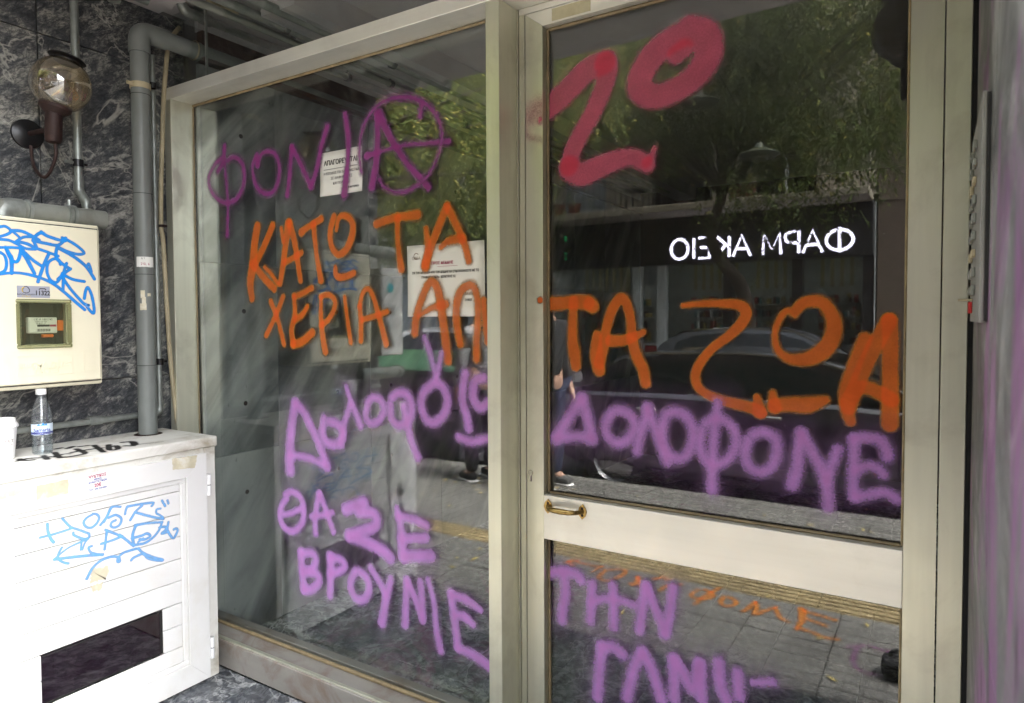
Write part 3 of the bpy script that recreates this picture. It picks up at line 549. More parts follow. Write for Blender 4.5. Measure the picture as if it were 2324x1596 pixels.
paint('graffiti_word', part, sp_orange, [([(515,150),(500,240),(488,370)],[26,28]), ([(487,390),(472,500),(482,590)],[30,22]), ([(608,145),(560,260),(495,395)],22), ([(500,390),(560,470),(618,530)],22), ([(560,400),(600,440),(640,500)],14),
  ([(655,500),(670,400),(690,250),(705,130)],[18,22,26]), ([(712,130),(740,230),(760,350),(780,480)],[24,18]), ([(680,370),(730,345),(785,310)],18), ([(662,160),(672,240)],14),
  ([(785,185),(830,150),(905,103)],[24,18,22]), ([(858,135),(870,250),(885,370),(905,480)],[20,17,22]),
  ([(985,90),(962,180),(970,270),(1010,320),(1060,290),(1097,200),(1095,120),(1050,82),(1012,100),(1000,170)],[22,20,24,20,14]), ([(993,400),(1000,450),(1040,460),(1105,435)],[16,22,20])],
  'E', pos=layer(), soft=6, label='orange word, first of the upper orange line', **OR)
paint('graffiti_word', part, sp_orange, [([(1245,135),(1350,98),(1430,85),(1495,78)],[26,24,30]), ([(1375,90),(1375,220),(1385,320),(1398,410)],[20,20,26]),
  ([(1550,160),(1560,280),(1545,395)],[18,32]), ([(1545,380),(1600,220),(1650,90),(1675,30)],[28,26]), ([(1680,25),(1730,130),(1780,240),(1812,360)],[28,24]), ([(1640,275),(1690,238),(1770,225)],[20,28])],
  'E', pos=layer(), soft=8, label='orange two letter word crossing the large notice', **OR)
paint('graffiti_word', part, sp_orange, [([(598,610),(640,720),(678,870)],18), ([(672,580),(630,690),(570,815)],18), ([(738,575),(746,680),(725,780),(735,865)],[16,22]), ([(742,580),(790,560),(850,525)],18), ([(748,720),(790,690),(822,640)],[20,16]), ([(735,872),(790,855),(852,800)],24),
  ([(905,590),(905,700),(915,820),(932,915)],[14,20,24]), ([(905,578),(950,568),(990,600),(985,660),(950,720),(908,755)],18), ([(1050,580),(1065,700),(1088,860)],[14,18]), ([(1150,850),(1150,740),(1143,640)],19), ([(1143,640),(1160,560),(1195,532),(1230,590),(1260,700),(1285,790),(1305,870)],[16,18,22]), ([(1160,720),(1230,700),(1310,672)],18)],
  'E', pos=layer(), soft=7, label='orange word, first of the lower orange line', **OR)
paint('graffiti_word', part, sp_orange, [([(1480,800),(1490,700),(1520,600),(1560,510),(1592,492),(1625,550),(1650,700),(1670,850),(1682,970)],[28,26,30,30]), ([(1505,700),(1580,650),(1672,625)],[14,26]),
  ([(1760,870),(1740,760),(1735,650),(1760,550),(1820,510),(1858,560),(1868,700),(1860,850),(1860,960)],[26,30,24,26]), ([(1903,600),(1910,700),(1925,860)],22)], 'E', pos=layer(), soft=9, label='orange letters crossing the bottom edge of the large notice', **OR)
PU = dict(plane='y', clip=CP, op=.90, halo=.16)
paint('graffiti_word', part, sp_purple, [([(1540,830),(1570,920),(1612,1080)],[12,16,14]), ([(1642,930),(1615,1080)],16), ([(745,1235),(722,1400),(712,1560),(716,1640)],[26,32]), ([(750,1235),(800,1290),(840,1370),(890,1480),(942,1620)],24), ([(716,1553),(800,1563),(880,1590),(942,1622)],18),
  ([(925,1330),(915,1420),(950,1480),(1010,1480),(1040,1420),(1000,1360),(945,1345)],24), ([(1060,1130),(1090,1220),(1148,1370)],[12,20]), ([(1085,1240),(1060,1320),(1040,1400),(1030,1490)],18),
  ([(1190,1250),(1180,1310),(1210,1355),(1260,1340),(1290,1280),(1270,1215),(1220,1200),(1190,1230)],21), ([(1330,1240),(1340,1330),(1390,1370),(1450,1330),(1460,1240),(1430,1180),(1380,1170),(1340,1200)],24), ([(1410,1250),(1432,1350),(1460,1470),(1497,1565)],22),
  ([(1600,1110),(1540,1160),(1520,1240),(1550,1330),(1600,1350),(1660,1300),(1680,1210),(1650,1130),(1600,1110)],25), ([(1790,1050),(1772,1200),(1800,1320),(1812,1390)],24), ([(1900,1080),(1850,1100),(1840,1200),(1880,1260),(1930,1230)],26), ([(1750,1440),(1830,1468),(1925,1450)],22)],
  'E', pos=layer(), soft=15, label='purple word on the side panel below the large notice', **PU)
paint('graffiti_word', part, sp_purple, [([(500,380),(470,430),(460,500),(490,560),(540,580),(590,530),(600,450),(580,380),(530,345),(492,365)],17), ([(480,480),(530,470),(580,445)],14), ([(670,590),(668,500),(690,360)],17), ([(695,360),(730,450),(775,580)],17), ([(645,492),(720,482),(770,468)],15)],
  'F', pos=layer(), soft=11, label='short lilac word at the start of the third purple line', **PU)
paint('graffiti_word', part, sp_purple, [([(850,450),(900,430),(955,412)],30), ([(930,470),(1000,470),(1030,500),(1020,550),(940,580),(870,605)],27), ([(870,605),(960,640),(1060,690),(1110,735)],30),
  ([(1150,440),(1175,560),(1180,650),(1190,730)],[14,26,28]), ([(1160,490),(1250,510),(1325,545)],22), ([(1180,625),(1250,620),(1320,620)],24), ([(1190,730),(1270,725),(1350,725)],30)], 'F', pos=layer(), soft=15, label='broad lilac word ending the third purple line', **PU)
paint('graffiti_word', part, sp_purple, [([(583,705),(590,800),(602,920)],22), ([(590,712),(650,710),(672,750),(650,800),(600,812)],20), ([(600,820),(670,830),(690,875),(650,920),(600,925)],22), ([(760,730),(760,850),(755,960)],[26,18]), ([(760,735),(820,750),(842,788),(800,820),(760,832)],20),
  ([(910,815),(880,870),(882,930),(912,978),(958,980),(985,930),(975,860),(930,820)],21), ([(995,795),(1060,900),(1085,960)],18), ([(1115,860),(1088,980),(1062,1120)],[18,26]), ([(1200,1135),(1205,1000),(1210,870)],20), ([(1212,870),(1260,980),(1300,1085)],20), ([(1290,880),(1300,980),(1303,1105)],20),
  ([(1335,865),(1370,1000),(1385,1150),(1410,1285)],[14,20]), ([(1470,945),(1490,1080),(1512,1270)],22), ([(1480,958),(1560,985),(1645,1045)],[20,24,16]), ([(1495,1075),(1550,1085),(1600,1130)],[16,26,18]), ([(1512,1270),(1600,1310),(1700,1380)],[20,28])], 'F', pos=layer(), soft=13, label='slanting lilac word at the foot of the side panel', **PU)
gy = [GD-.004]
paint('graffiti_numeral', door, sp_red, [([(360,760),(430,680),(480,630),(580,530),(680,430),(780,385)],[50,74,70]), ([(790,385),(800,430),(775,540),(720,670),(650,800),(590,920),(565,1020)],[72,62,58,62]), ([(565,1030),(640,1070),(740,1030),(850,985),(950,965),(1030,1000),(1048,1015)],[76,70,52,46]), ([(1040,1000),(1070,960),(1092,912)],[34,16])],
  'G', 'y', layer(), soft=12, clip=CDU, op=.82, halo=.08, label='large red sprayed figure two')
paint('graffiti_numeral', door, sp_red, [([(1290,200),(1165,265),(1065,360),(1000,480),(1010,555),(1090,590),(1190,565),(1300,500),(1380,420),(1420,320),(1400,220),(1300,185)],[80,86,84,76,78,90,88]), ([(1270,300),(1225,335)],62)],
  'G', 'y', layer(), soft=14, clip=CDU, op=.82, halo=.08, label='red sprayed ring beside the figure two')
for yy, cl in ((.0932, (-1.0185, -0.9625, .2, 2.2)),):
    paint('overspray', sl, sp_red, [([(388,745)],20,14), ([(400,720),(440,680)],30,40), ([(395,640),(350,680),(330,720)],40,60), ([(400,860),(320,840),(290,800)],12,26)], 'G', 'y', yy, clip=cl, op=.5, label='red overspray')
    paint('overspray', sl, sp_orange, [([(252,615)],26,8)], 'I', 'y', yy, clip=cl, op=.95)
DO = dict(plane='y', clip=CDU, op=.90)
paint('graffiti_word', door, sp_orange, [([(300,645),(400,638),(500,628),(600,632)],[50,46,52]), ([(622,645),(640,660)],50), ([(500,620),(493,750),(492,900),(505,1000),(515,1100)],[34,36,40,48,40],14), ([(672,870),(668,950),(668,1050),(688,1130)],[34,48,46],12), ([(690,1080),(720,950),(745,800),(785,680),(845,602),(890,645),(920,760),(930,900),(965,1030),(1010,1120),(1030,1225)],[44,38,42,36,44,40],12), ([(775,915),(860,912),(940,885),(1015,850)],[44,38,24],10)],
  'I', pos=layer(), soft=9, label='orange two letter word at the left of the door glass', **DO)
paint('graffiti_word', door, sp_orange, [([(1305,655),(1450,640),(1600,640),(1715,652),(1768,700),(1740,780),(1640,880),(1520,970),(1430,1080),(1396,1180),(1430,1270),(1540,1335),(1680,1375),(1800,1405),(1880,1440)],[22,30,44,40,34,38,36,42,44]), ([(1850,1330),(1870,1440)],[30,52])], 'I', pos=layer(), soft=7, label='tall orange letter like a figure two in mid glass', **DO)
paint('graffiti_word', door, sp_orange, [([(470,640),(425,610),(380,650),(345,730),(343,810),(370,880),(430,920),(500,930),(580,915),(660,865),(710,790),(725,700),(700,620),(650,562),(580,548),(520,565),(475,610)],[24,26,24,30,46,58,52,44,42,38]), ([(325,1150),(335,1240)],[28,46]), ([(340,1225),(430,1220),(560,1222),(670,1190)],[46,50,56,30],14),
  ([(925,790),(880,900),(830,1040),(800,1150),(808,1250),(830,1330)],[44,44,48,46,38]), ([(820,1240),(880,1080),(950,920),(1020,780),(1080,675)],[50,52]), ([(1085,670),(1092,800),(1088,950),(1090,1150),(1085,1350)],[50,50,52,54],12), ([(810,1210),(870,1125),(940,1112),(1020,1145),(1095,1190)],48)], 'J', pos=layer(), soft=9, label='orange round letter and tall letter at the right of the door glass', **DO)
DP = dict(plane='y', clip=CDU, op=.88, halo=.22)
paint('graffiti_word', door, sp_purple, [([(425,-115),(350,0),(280,110)],28), ([(430,-110),(460,0),(485,110)],28), ([(290,108),(400,98),(480,110)],26), ([(600,-38),(562,20),(568,90),(620,135),(680,118),(718,60),(712,0),(670,-40),(620,-47)],26), ([(735,180),(752,110),(775,30),(795,-60)],24), ([(797,-60),(832,40),(872,150),(903,238)],26),
  ([(900,-20),(878,60),(890,150),(940,215),(1000,215),(1042,150),(1050,60),(1010,-15),(950,-38),(905,-25)],28), ([(1190,-90),(1180,0),(1165,150),(1158,300),(1158,395)],[22,26,28,30]), ([(1100,60),(1090,150),(1120,230),(1180,262),(1250,222),(1292,140),(1280,60),(1230,12),(1170,0),(1120,28)],26), ([(1362,120),(1345,190),(1360,260),(1420,300),(1490,270),(1522,190),(1512,110),(1450,75),(1390,88)],28)],
  'K', pos=layer(), soft=20, label='first five letters of the long purple word above the middle rail', **DP)
paint('graffiti_word', door, sp_purple, [([(412,305),(440,210),(450,100),(462,0)],[36,30]), ([(470,0),(540,130),(590,220),(620,330),(625,435)],[30,34,32]), ([(682,92),(650,180),(618,280)],28), ([(775,35),(778,150),(772,280),(780,375)],30), ([(780,30),(850,25),(930,40),(970,100),(975,140)],32), ([(790,220),(860,192),(920,210),(948,240)],28), ([(790,375),(870,362),(960,350),(1030,390)],30)],
  'L', pos=layer(), soft=20, label='last two letters of the long purple word beside the right stile', **DP)
DP['clip'] = CDL; DP['op'] = .92
paint('graffiti_word', door, sp_purple, [([(250,865),(320,855),(395,875),(420,905)],26), ([(322,870),(335,960),(322,1050),(315,1130)],26), ([(485,930),(480,1040),(475,1130)],24), ([(600,940),(605,1050),(605,1165)],24), ([(480,1030),(560,1010),(640,1020),(722,1048)],20), ([(750,1185),(765,1080),(785,940)],26), ([(790,940),(830,1040),(870,1140),(890,1208)],26), ([(938,950),(920,1080),(898,1200)],26)],
  'K', pos=layer(), soft=16, label='lilac three letter word just below the middle rail', **DP)
paint('graffiti_word', door, sp_purple, [([(515,1560),(528,1380),(540,1285)],28), ([(540,1280),(600,1280),(655,1322)],28), ([(680,1570),(720,1400),(765,1315)],28), ([(770,1315),(820,1410),(870,1570)],30), ([(945,1570),(945,1350)],30), ([(948,1355),(1000,1430),(1050,1520),(1085,1375)],30), ([(1090,1375),(1100,1570)],30), ([(1195,1370),(1205,1500),(1240,1580)],32), ([(1300,1430),(1310,1560)],30), ([(1390,1480),(1500,1478)],20)],
  'K', pos=layer(), soft=18, label='lilac word at the very bottom of the door glass', **DP)

# ================================================================== PIPES ON THE LEFT WALL
def bend(pts, r=0.04, k=5):       # rounds the corners of a polyline
    pts = [Vector(p) for p in pts]; out = [pts[0]]
    for a, b_, c in zip(pts, pts[1:], pts[2:]):
        d1 = (a-b_).normalized(); d2 = (c-b_).normalized(); rr = min(r, (a-b_).length*.49, (c-b_).length*.49)
        p0 = b_+d1*rr; p1 = b_+d2*rr
        for i in range(k+1):
            t = i/k; out.append(p0*(1-t)**2+b_*2*t*(1-t)+p1*t*t)
    out.append(pts[-1]); return out
def clamp(parent, c, r, axis=(0, 0, 1), m=None, w=.02, lug=(0, 1, 0)):
    c = Vector(c); ax = Vector(axis)
    k = MB().lathe([(r, -w/2), (r+.004, -w/2), (r+.004, w/2), (r, w/2)], c, axis, 20); l = Vector(lug)
    k.tube([c+l*(r), c+l*(r+.016)], .005, 8); return k.build('pipe_clamp', m or blackmetal, parent)
# big grey drain pipe
p_ = onx(v('A', 975, 900), -2.60); py = p_[1]; PX = -2.60; pz = onx((330, 75), PX)[2]
dp = empty('drain_pipe', 'thick grey plastic drain pipe standing on the white cabinet and bending into the ceiling corner', 'pipe', (PX, py, .92))
R1 = .0335
MB().tube([(PX, py, .925), (PX, py, pz-.07)], R1, 28).build('pipe', pvc, dp)
MB().tube(bend([(PX, py, pz-.085), (PX, py, pz), (PX, py+.11, pz)], .055, 8), R1+.0045, 28).build('elbow', pvc, dp)
MB().tube([(PX, py+.07, pz), (PX, py+1.3, pz-.01)], R1, 28).build('pipe', pvc, dp)
for z in (onx(v('A', 975, 660), PX)[2], onx(v('A', 975, 350), PX)[2], onx(v('A', 975, 1340), PX)[2], onx(v('B', 1000, 500), PX)[2], onx(v('B', 1010, 1125), PX)[2], pz-.085):
    MB().lathe([(R1, -.001), (R1+.0012, -.0008), (R1+.0012, .0008), (R1, .001)], (PX, py, z), (0, 0, 1), 28).build('pipe_joint_ring', rubber, dp)
MB().lathe([(R1+.0045, -.004), (R1+.0065, 0), (R1+.0045, .004)], (PX, py+.225, pz-.001), (0, 1, 0), 28).build('glue_bead', cable_m, dp)
MB().tube([(PX, py+.24, pz-.001), (PX, py+.5, pz-.003)], R1+.0045, 28).build('coupling', pvc, dp)
zc = onx(v('A', 975, 600), PX)[2]
MB().lathe([(R1, -.011), (R1+.003, -.011), (R1+.003, .011), (R1, .011)], (PX, py, zc), (0, 0, 1), 28).tube([(PX+.01, py-R1, zc), (PX+.01, py-R1-.022, zc)], .007, 8).build('pipe_collar', cable_m, dp)
clamp(dp, (PX-.01, py+R1+.02, zc+.02), .012, (0, 0, 1))
def curved_label(parent, zc, hh, a0, a1, m, name, r=R1+.0008, c=None, label=None):
    c = c or (PX, py); V = []; F = []; n = 10
    for i in range(n+1):
        a = a0+(a1-a0)*i/n
        for z in (zc-hh/2+random.uniform(0, .002), zc+hh/2): V.append((c[0]+r*math.cos(a), c[1]+r*math.sin(a), z))
    for i in range(n): F.append((2*i, 2*i+2, 2*i+3, 2*i+1))
    o = pydata(name, V, F, m, parent, True)
    if label: o['label'] = label
    return o
z1 = onx(v('B', 1000, 412), PX+R1)[2]; curved_label(dp, z1, .040, R_(-78), R_(35), paper_m, 'torn_label', label='torn white label with red and black print')
rdx = (math.cos(R_(-20)), math.sin(R_(-20)), 0); nn = (PX+(R1+.0016)*math.cos(R_(-30)), py+(R1+.0016)*math.sin(R_(-30)))
text('210.. 6', .014, (nn[0]+.0015, nn[1]+.003, z1-.008), (.5, .87, 0), (0, 0, 1), ink_red, dp, sx=.8); text('Δ Τ', .009, (nn[0]+.001, nn[1]-.004, z1+.013), (.5, .87, 0), (0, 0, 1), ink, dp)
z2 = onx(v('B', 1010, 690), PX+R1)[2]
for dz, hh, a0, a1 in [(.03, .03, -55, -30), (.005, .03, -48, -25), (-.018, .026, -60, -22), (.028, .012, -15, 5)]: curved_label(dp, z2+dz, hh, R_(a0), R_(a1), sticker_old, 'sticker_remnant')
MB().lathe([(R1+.002, .001), (R1+.016, .0), (R1+.020, -.004)], (PX, py, .926), (0, 0, 1), 24).build('base_collar', rust, dp)
# thin galvanised conduit right of the drain pipe with low horizontal run
cy_ = onx(v('A', 1062, 1000), -2.655)[1]; cz = onx(v('B', 800, 1490), -2.655)[2]
cp = empty('metal_conduit', 'thin grey metal conduit hugging the drain pipe then turning along the wall above the cabinet', 'pipe', (-2.655, cy_, 1))
MB().tube(bend([(-2.655, cy_, 2.42), (-2.655, cy_, cz), (-2.655, -1.0, cz-.004)], .03, 6), .0115, 16).build('pipe', galv, cp)
MB().tube([(-2.655, onx(v('B', 615, 1500), -2.655)[1], cz), (-2.655, onx(v('B', 700, 1500), -2.655)[1], cz)], .0165, 18).build('coupling', galv, cp)
MB().tube(bend([(-2.655, cy_, cz+.045), (-2.655, cy_, cz), (-2.655, cy_-.045, cz)], .025, 6), .015, 16).build('elbow', galv, cp)
clamp(cp, (-2.655, cy_+.004, onx(v('B', 1110, 1100), -2.655)[2]), .0125, w=.026); clamp(cp, (-2.66, -.62, cz), .0125, (0, 1, 0), galv, lug=(0, 0, 1))
# cream cable
cb = empty('cream_cable', 'cream cable running down the wall beside the aluminium post', 'cable', (-2.66, 0, 1))
cpt = [onx(v('A', x, y), -2.665) for x, y in [(1240, 190), (1190, 250), (1160, 330), (1145, 480), (1128, 700), (1120, 1000), (1112, 1250), (1112, 1560)]]+[onx(v('B', x, y), -2.655) for x, y in [(1125, 250), (1140, 500), (1155, 760), (1170, 1000), (1190, 1220), (1215, 1450), (1228, 1580)]]
MB().tube(smooth_path(cpt, 3), .0088, 10).build('cable', cable_m, cb)
box('cable_clip', orange_plastic if False else rust, cb, -2.675, -2.645, cpt[7][1]-.012, cpt[7][1]+.016, cpt[7][2]-.006, cpt[7][2]+.004, .002)
# thin vertical gas riser with valve
ty = onx(v('A', 515, 200), -2.645)[1]; tz = lambda y, x=545: onx(v('A', x, y), -2.645)[2]
gr = empty('gas_riser_pipe', 'slim grey galvanised riser pipe behind the amber globe lamp', 'pipe', (-2.645, ty, 1.7))
ye = onx(v('A', 600, 1480), -2.62)[1]
MB().tube(bend([(-2.645, ty, SOF), (-2.645, ty, tz(1310)), (-2.62, ye, tz(1400)), (-2.62, ye, tz(1600))], .03, 5), .0135, 18).build('pipe', galv, gr)
MB().tube([(-2.645, ty, tz(1215)), (-2.645, ty, tz(1300))], .0165, 18).build('coupling', galv, gr)
MB().tube([(-2.62, ye, tz(1440)), (-2.62, ye, tz(1590))], .0175, 18).build('coupling', paintedpipe, gr)
MB().tube(bend([(-2.645, ty, tz(1290)), (-2.645, ty, tz(1325)), (-2.62, ye, tz(1400)), (-2.62, ye, tz(1430))], .02, 5), .0168, 18).build('elbow', galv, gr)
vz = tz(1500); MB().tube([(-2.62, ye, vz), (-2.605, ye+.045, vz)], .011, 12).build('valve_stem', brass, gr)
MB().lathe([(0, .014), (.012, .014), (.015, .010), (.015, -.010), (.008, -.016)], (-2.60, ye+.05, vz), (.3, 1, 0), 8).build('valve_cap', rust, gr)
clamp(gr, (-2.645, ty, tz(1130)), .0142, w=.026); MB().tube([(-2.645, ty-.016, tz(1130)), (-2.645, ty-.045, tz(1130))], .006, 8).build('bolt', galv, gr)
# thick horizontal gas manifold above the meter box
mz = (onx(v('A', 330, 1405), -2.56)[2]+onx(v('A', 330, 1545), -2.56)[2])/2; RM = .036; MX = -2.56
gm = empty('gas_manifold_pipe', 'thick horizontal gas pipe with elbow above the cream meter box', 'pipe', (MX, -.5, mz))
yend = onx(v('A', 720, 1500), MX)[1]
yel = onx(v('A', 60, 1450), MX)[1]
MB().tube([(MX, yel, mz), (MX, yend, mz)], RM-.004, 28).build('pipe', paintedpipe, gm)
MB().tube(bend([(MX, yel+.035, mz), (MX, yel-.02, mz), (MX, yel-.02, mz-.09)], .05, 8), RM+.001, 28).build('elbow', galv, gm)
MB().tube([(MX, yel-.02, mz-.055), (MX, yel-.02, mz-.085)], .046, 6).build('hex_nut', galv, gm)
for y in (onx(v('A', 190, 1450), MX)[1], onx(v('A', 465, 1480), MX)[1], onx(v('A', 500, 1480), MX)[1]):
    MB().lathe([(RM-.004, -.007), (RM+.002, -.005), (RM+.002, .005), (RM-.004, .007)], (MX, y, mz), (0, 1, 0), 28).build('pipe_ring', galv, gm)
yy = onx(v('A', 480, 1480), MX)[1]; MB().tube([(MX, yy, mz+RM), (MX, yy, mz+RM+.02)], .006, 8).build('bolt', galv, gm)
MB().tube([(MX, yel-.02, mz), (MX, yel-.40, mz)], RM-.004, 24).build('pipe', paintedpipe, gm)
# thick low pipe seen only mirrored, beside the meter boxes
lowz = seen_x(v('E', 1300, 1045), -2.50)
lp = empty('low_gas_pipe', 'thick horizontal galvanised pipe mirrored in the side panel below the meter boxes', 'pipe', (-2.5, -.9, lowz[2]))
MB().tube([(-2.50, -.70, lowz[2]), (-2.50, -1.0, lowz[2])], .032, 24).build('pipe', galv, lp); MB().lathe([(.032, -.01), (.039, -.008), (.039, .008), (.032, .01)], (-2.5, -.97, lowz[2]), (0, 1, 0), 24).build('pipe_ring', galv, lp)
topz = seen_x(v('E', 1260, 290), -2.52)
# ceiling pipes running into the lobby
def cpipe(q, X, r, y0, y1, m, label, clamps=(), elbow=None, sleeve=None):
    p = onx(q, X); z = p[2]; e = empty('ceiling_pipe', label, 'pipe', (X, (y0+y1)/2, z), 'pipes along the ceiling corner')
    MB().tube([(X, y0, z), (X, y1, z)], r, 18).build('pipe', m, e)
    if elbow: MB().tube(bend([(X, y0+.05, z), (X, y0-.005, z), (X+elbow[0], y0-.005+elbow[1], z+elbow[2])], .035, 7), r+.004, 18).build('elbow', galv, e)
    if sleeve: MB().tube([(X, sleeve[0], z), (X, sleeve[1], z)], r+.006, 18).build('sleeve', sleeve[2], e)
    for y in clamps:
        clamp(e, (X, y, z), r+.001, (0, 1, 0), blackmetal, .024, (0, 0, 1))
        MB().tube([(X, y, z+r), (X, y, SOF)], .004, 6).build('hanger_rod', blackmetal, e)
    return e
def P_(x, y): return ((500+x/3.8733)/1.52453, (y/3.8733)/1.52453)
cpipe(P_(700, 220), -2.56, .017, .02, 4.5, galv, 'ceiling pipe nearest the wall starting with a bright elbow', (.9, 1.9), (-.0, -.02, .07), (.09, .13, galv))
cpipe(P_(900, 60), -2.45, .017, -.05, 4.5, paintedpipe, 'ceiling pipe with short cream sleeve', (.45, 1.5), (-.04, 0, .05), (.03, .17, cable_m))
cpipe(P_(1330, 130), -2.30, .018, -.9, 4.5, galv, 'middle ceiling pipe with a black clamp', (.30, 1.2, 2.4), (0, 0, .04))
cpipe(P_(1780, 480), -2.36, .015, -.95, 4.5, paintedpipe, 'lower thin ceiling pipe above the transom', (1.0, 2.0), (0, 0, .04))
cpipe(P_(2130, 300), -2.12, .018, -.95, 4.5, galv, 'ceiling pipe farthest from the wall', (.75, 1.7, 3.0), (0, 0, .04))
cpipe(P_(150, 60), -2.58, .017, -.24, -.12, galv, 'short bright elbowed pipe end over the drain pipe', (), (0, 0, -.05))
dd = MB().box(-2.21, -2.02, .11, 5, SOF-.09, SOF+.02); tag(dd.build('ceiling_box', soffit_m), 'boxed grey ceiling duct behind the pipes', 'duct')

# ================================================================== GLOBE WALL LAMPS
def lamp(c, wallx, sgn, label, gm_, group):
    c = Vector(c); e = empty('globe_wall_lamp', label, 'wall lamp', (wallx, c.y+.055, c.z-.17), group)
    R = .092; tilt = Vector((0.10*sgn, 0.20, 1)).normalized()
    prof = [(R*math.sin(t), -R*math.cos(t)) for t in np.linspace(math.radians(24), math.radians(153), 26)]
    MB().lathe(prof, c, tilt, 40).build('glass_globe', gm_, e, 60)
    MB().lathe([(0, .004), (.055, .001), (.057, -.003), (.042, -.008), (.038, -.016), (0, -.016)], c+tilt*(R+.002), tilt, 32).build('top_cap', blackmetal, e)
    nk = c-tilt*R
    MB().lathe([(.046, .022), (.050, .020), (.047, .004), (.030, -.012), (0, -.012)], nk, tilt, 28).build('globe_collar', rust, e)
    dn = nk; MB().lathe([(.026, .0), (.026, -.088), (.022, -.100), (.010, -.104), (0, -.104)], dn-tilt*.008, (0, .04*1, 1), 22).build('lamp_holder', rust, e)
    wy = c.y+.015; wz = dn.z-.06
    MB().lathe([(0, .020), (.030, .018), (.050, .008), (.052, 0)], (wallx, wy-.05, wz), (sgn, 0, 0), 32).build('wall_plate', blackmetal, e)
    MB().tube([(wallx+.01*sgn, wy-.05, wz), (dn.x, dn.y, wz)], .0085, 12).build('arm', rust, e)
    a = Vector((wallx+.012*sgn, wy-.045, wz-.04)); b_ = Vector((dn.x, dn.y, dn.z-.105)); mid = (a+b_)/2+Vector((0, 0, -.13))
    pts = [a*(1-t)**2*(1)+(a+Vector((0, 0, -.17)))*0+mid*0 for t in ()]
    pp = [a, a+Vector((.003*sgn, .004, -.06)), a*.75+b_*.25+Vector((0, 0, -.095)), (a+b_)/2+Vector((0, 0, -.115)), a*.25+b_*.75+Vector((0, 0, -.10)), b_+Vector((0, 0, -.05)), b_]
    MB().tube(smooth_path(pp, 4), .0055, 10).build('scroll_arm', rust, e)
    bl = MB().lathe([(0, .030), (.016, .026), (.026, .008), (.024, -.012), (.012, -.040), (.012, -.060), (0, -.060)], c-tilt*.01, tilt, 20).build('bulb', acryl, e)
    return e
gc = onx(v('A', 420, 585), -2.53); lamp(gc, XL, 1, 'amber glass globe lamp on rusty bracket fixed to the dark marble wall', globe_m, None)
g2 = seen_x(v('H', 1310, 170), -.085, GD); lamp(g2, XR, -1, 'dark glass globe lamp mirrored in the top right corner of the door glass', globe_dark, None)

# ================================================================== GAS METER BOX
BX = -2.49
_t = onx(v('B', 675, 180), BX); _b = onx(v('B', 730, 1225), BX)
BY0, BY1, BZ0, BZ1 = -.775, -.362, 1.158, 1.690
gb = empty('gas_meter_box', 'cream gas meter box with blue marker scrawl and clear meter window on the marble wall', 'meter box', (BX-.1, (BY0+BY1)/2, BZ0))
hb_ = MB(); h0, h1 = XL+.002, BX-.0145
hb_.box(h0, h1-.07, BY0-.005, BY1+.005, BZ0-.011, BZ1+.011, .004).box(h0, h1, BY0-.006, BY1+.006, BZ1-.004, BZ1+.012, .005).box(h0, h1, BY0-.006, BY1+.006, BZ0-.012, BZ0+.004, .005).box(h0, h1, BY0-.0058, BY0+.010, BZ0+.002, BZ1-.002, .002).box(h0, h1, BY1-.010, BY1+.0058, BZ0+.002, BZ1-.002, .002)
hb_.build('housing', cream, gb)
sb_ = MB()
for a_ in [(BY0+.002, BY1-.002, BZ1-.014, BZ1), (BY0+.002, BY1-.002, BZ0, BZ0+.014), (BY0+.002, BY0+.014, BZ0+.014, BZ1-.014), (BY1-.014, BY1-.002, BZ0+.014, BZ1-.014)]: sb_.box(BX-.016, BX-.0105, *a_)
sb_.build('seal', rubber, gb)
WY0, WY1 = onx(v('B', 105, 700), BX)[1], onx(v('B', 490, 800), BX)[1]; WZ1, WZ0 = onx(v('B', 300, 670), BX)[2], onx(v('B', 300, 1008), BX)[2]
# lid with a window opening: frame of four bevelled panels joined
dr = MB(); lx0, lx1 = BX-.010, BX
iy0, iy1, iz0, iz1 = WY0+.012, WY1-.012, WZ0+.012, WZ1-.012
dr.box(lx0, lx1, BY0+.004, BY1-.004, iz1, BZ1-.004, .004).box(lx0, lx1, BY0+.004, BY1-.004, BZ0+.004, iz0, .004)
dr.box(lx0, lx1-.0002, BY0+.004, iy0, iz0-.006, iz1+.006, .0002).box(lx0, lx1-.0002, iy1, BY1-.004, iz0-.006, iz1+.006, .0002)
lid = dr.build('lid', cream, gb)
b = MB()
for a_ in [(WY0, WY1, WZ1-.014, WZ1), (WY0, WY1, WZ0, WZ0+.014), (WY0, WY0+.014, WZ0+.014, WZ1-.014), (WY1-.014, WY1, WZ0+.014, WZ1-.014)]: b.box(BX, BX+.009, *a_, .003)
wf = b.build('window_frame', acryl, gb); box('window_pane', acryl_pane, wf, BX+.002, BX+.004, WY0+.0145, WY1-.0145, WZ0+.0145, WZ1-.0145, 0)
box('window_gasket', rubber, gb, BX-.008, BX-.002, WY0+.010, WY1-.010, WZ0+.010, WZ1-.010, .002) if False else None
box('window_well', mat('dark_meter_recess', (.05, .052, .04), .8), gb, BX-.06, BX-.055, WY0, WY1, WZ0, WZ1, 0)
my0, my1 = onx(v('B', 195, 850), BX-.03)[1], onx(v('B', 395, 850), BX-.03)[1]; mz1, mz0 = onx(v('B', 300, 795), BX-.03)[2], onx(v('B', 300, 905), BX-.03)[2]
mt = box('meter', white_plastic, gb, BX-.05, BX-.028, my0, my1, mz0, mz1, .003)
my = my0+.2*(my1-my0)
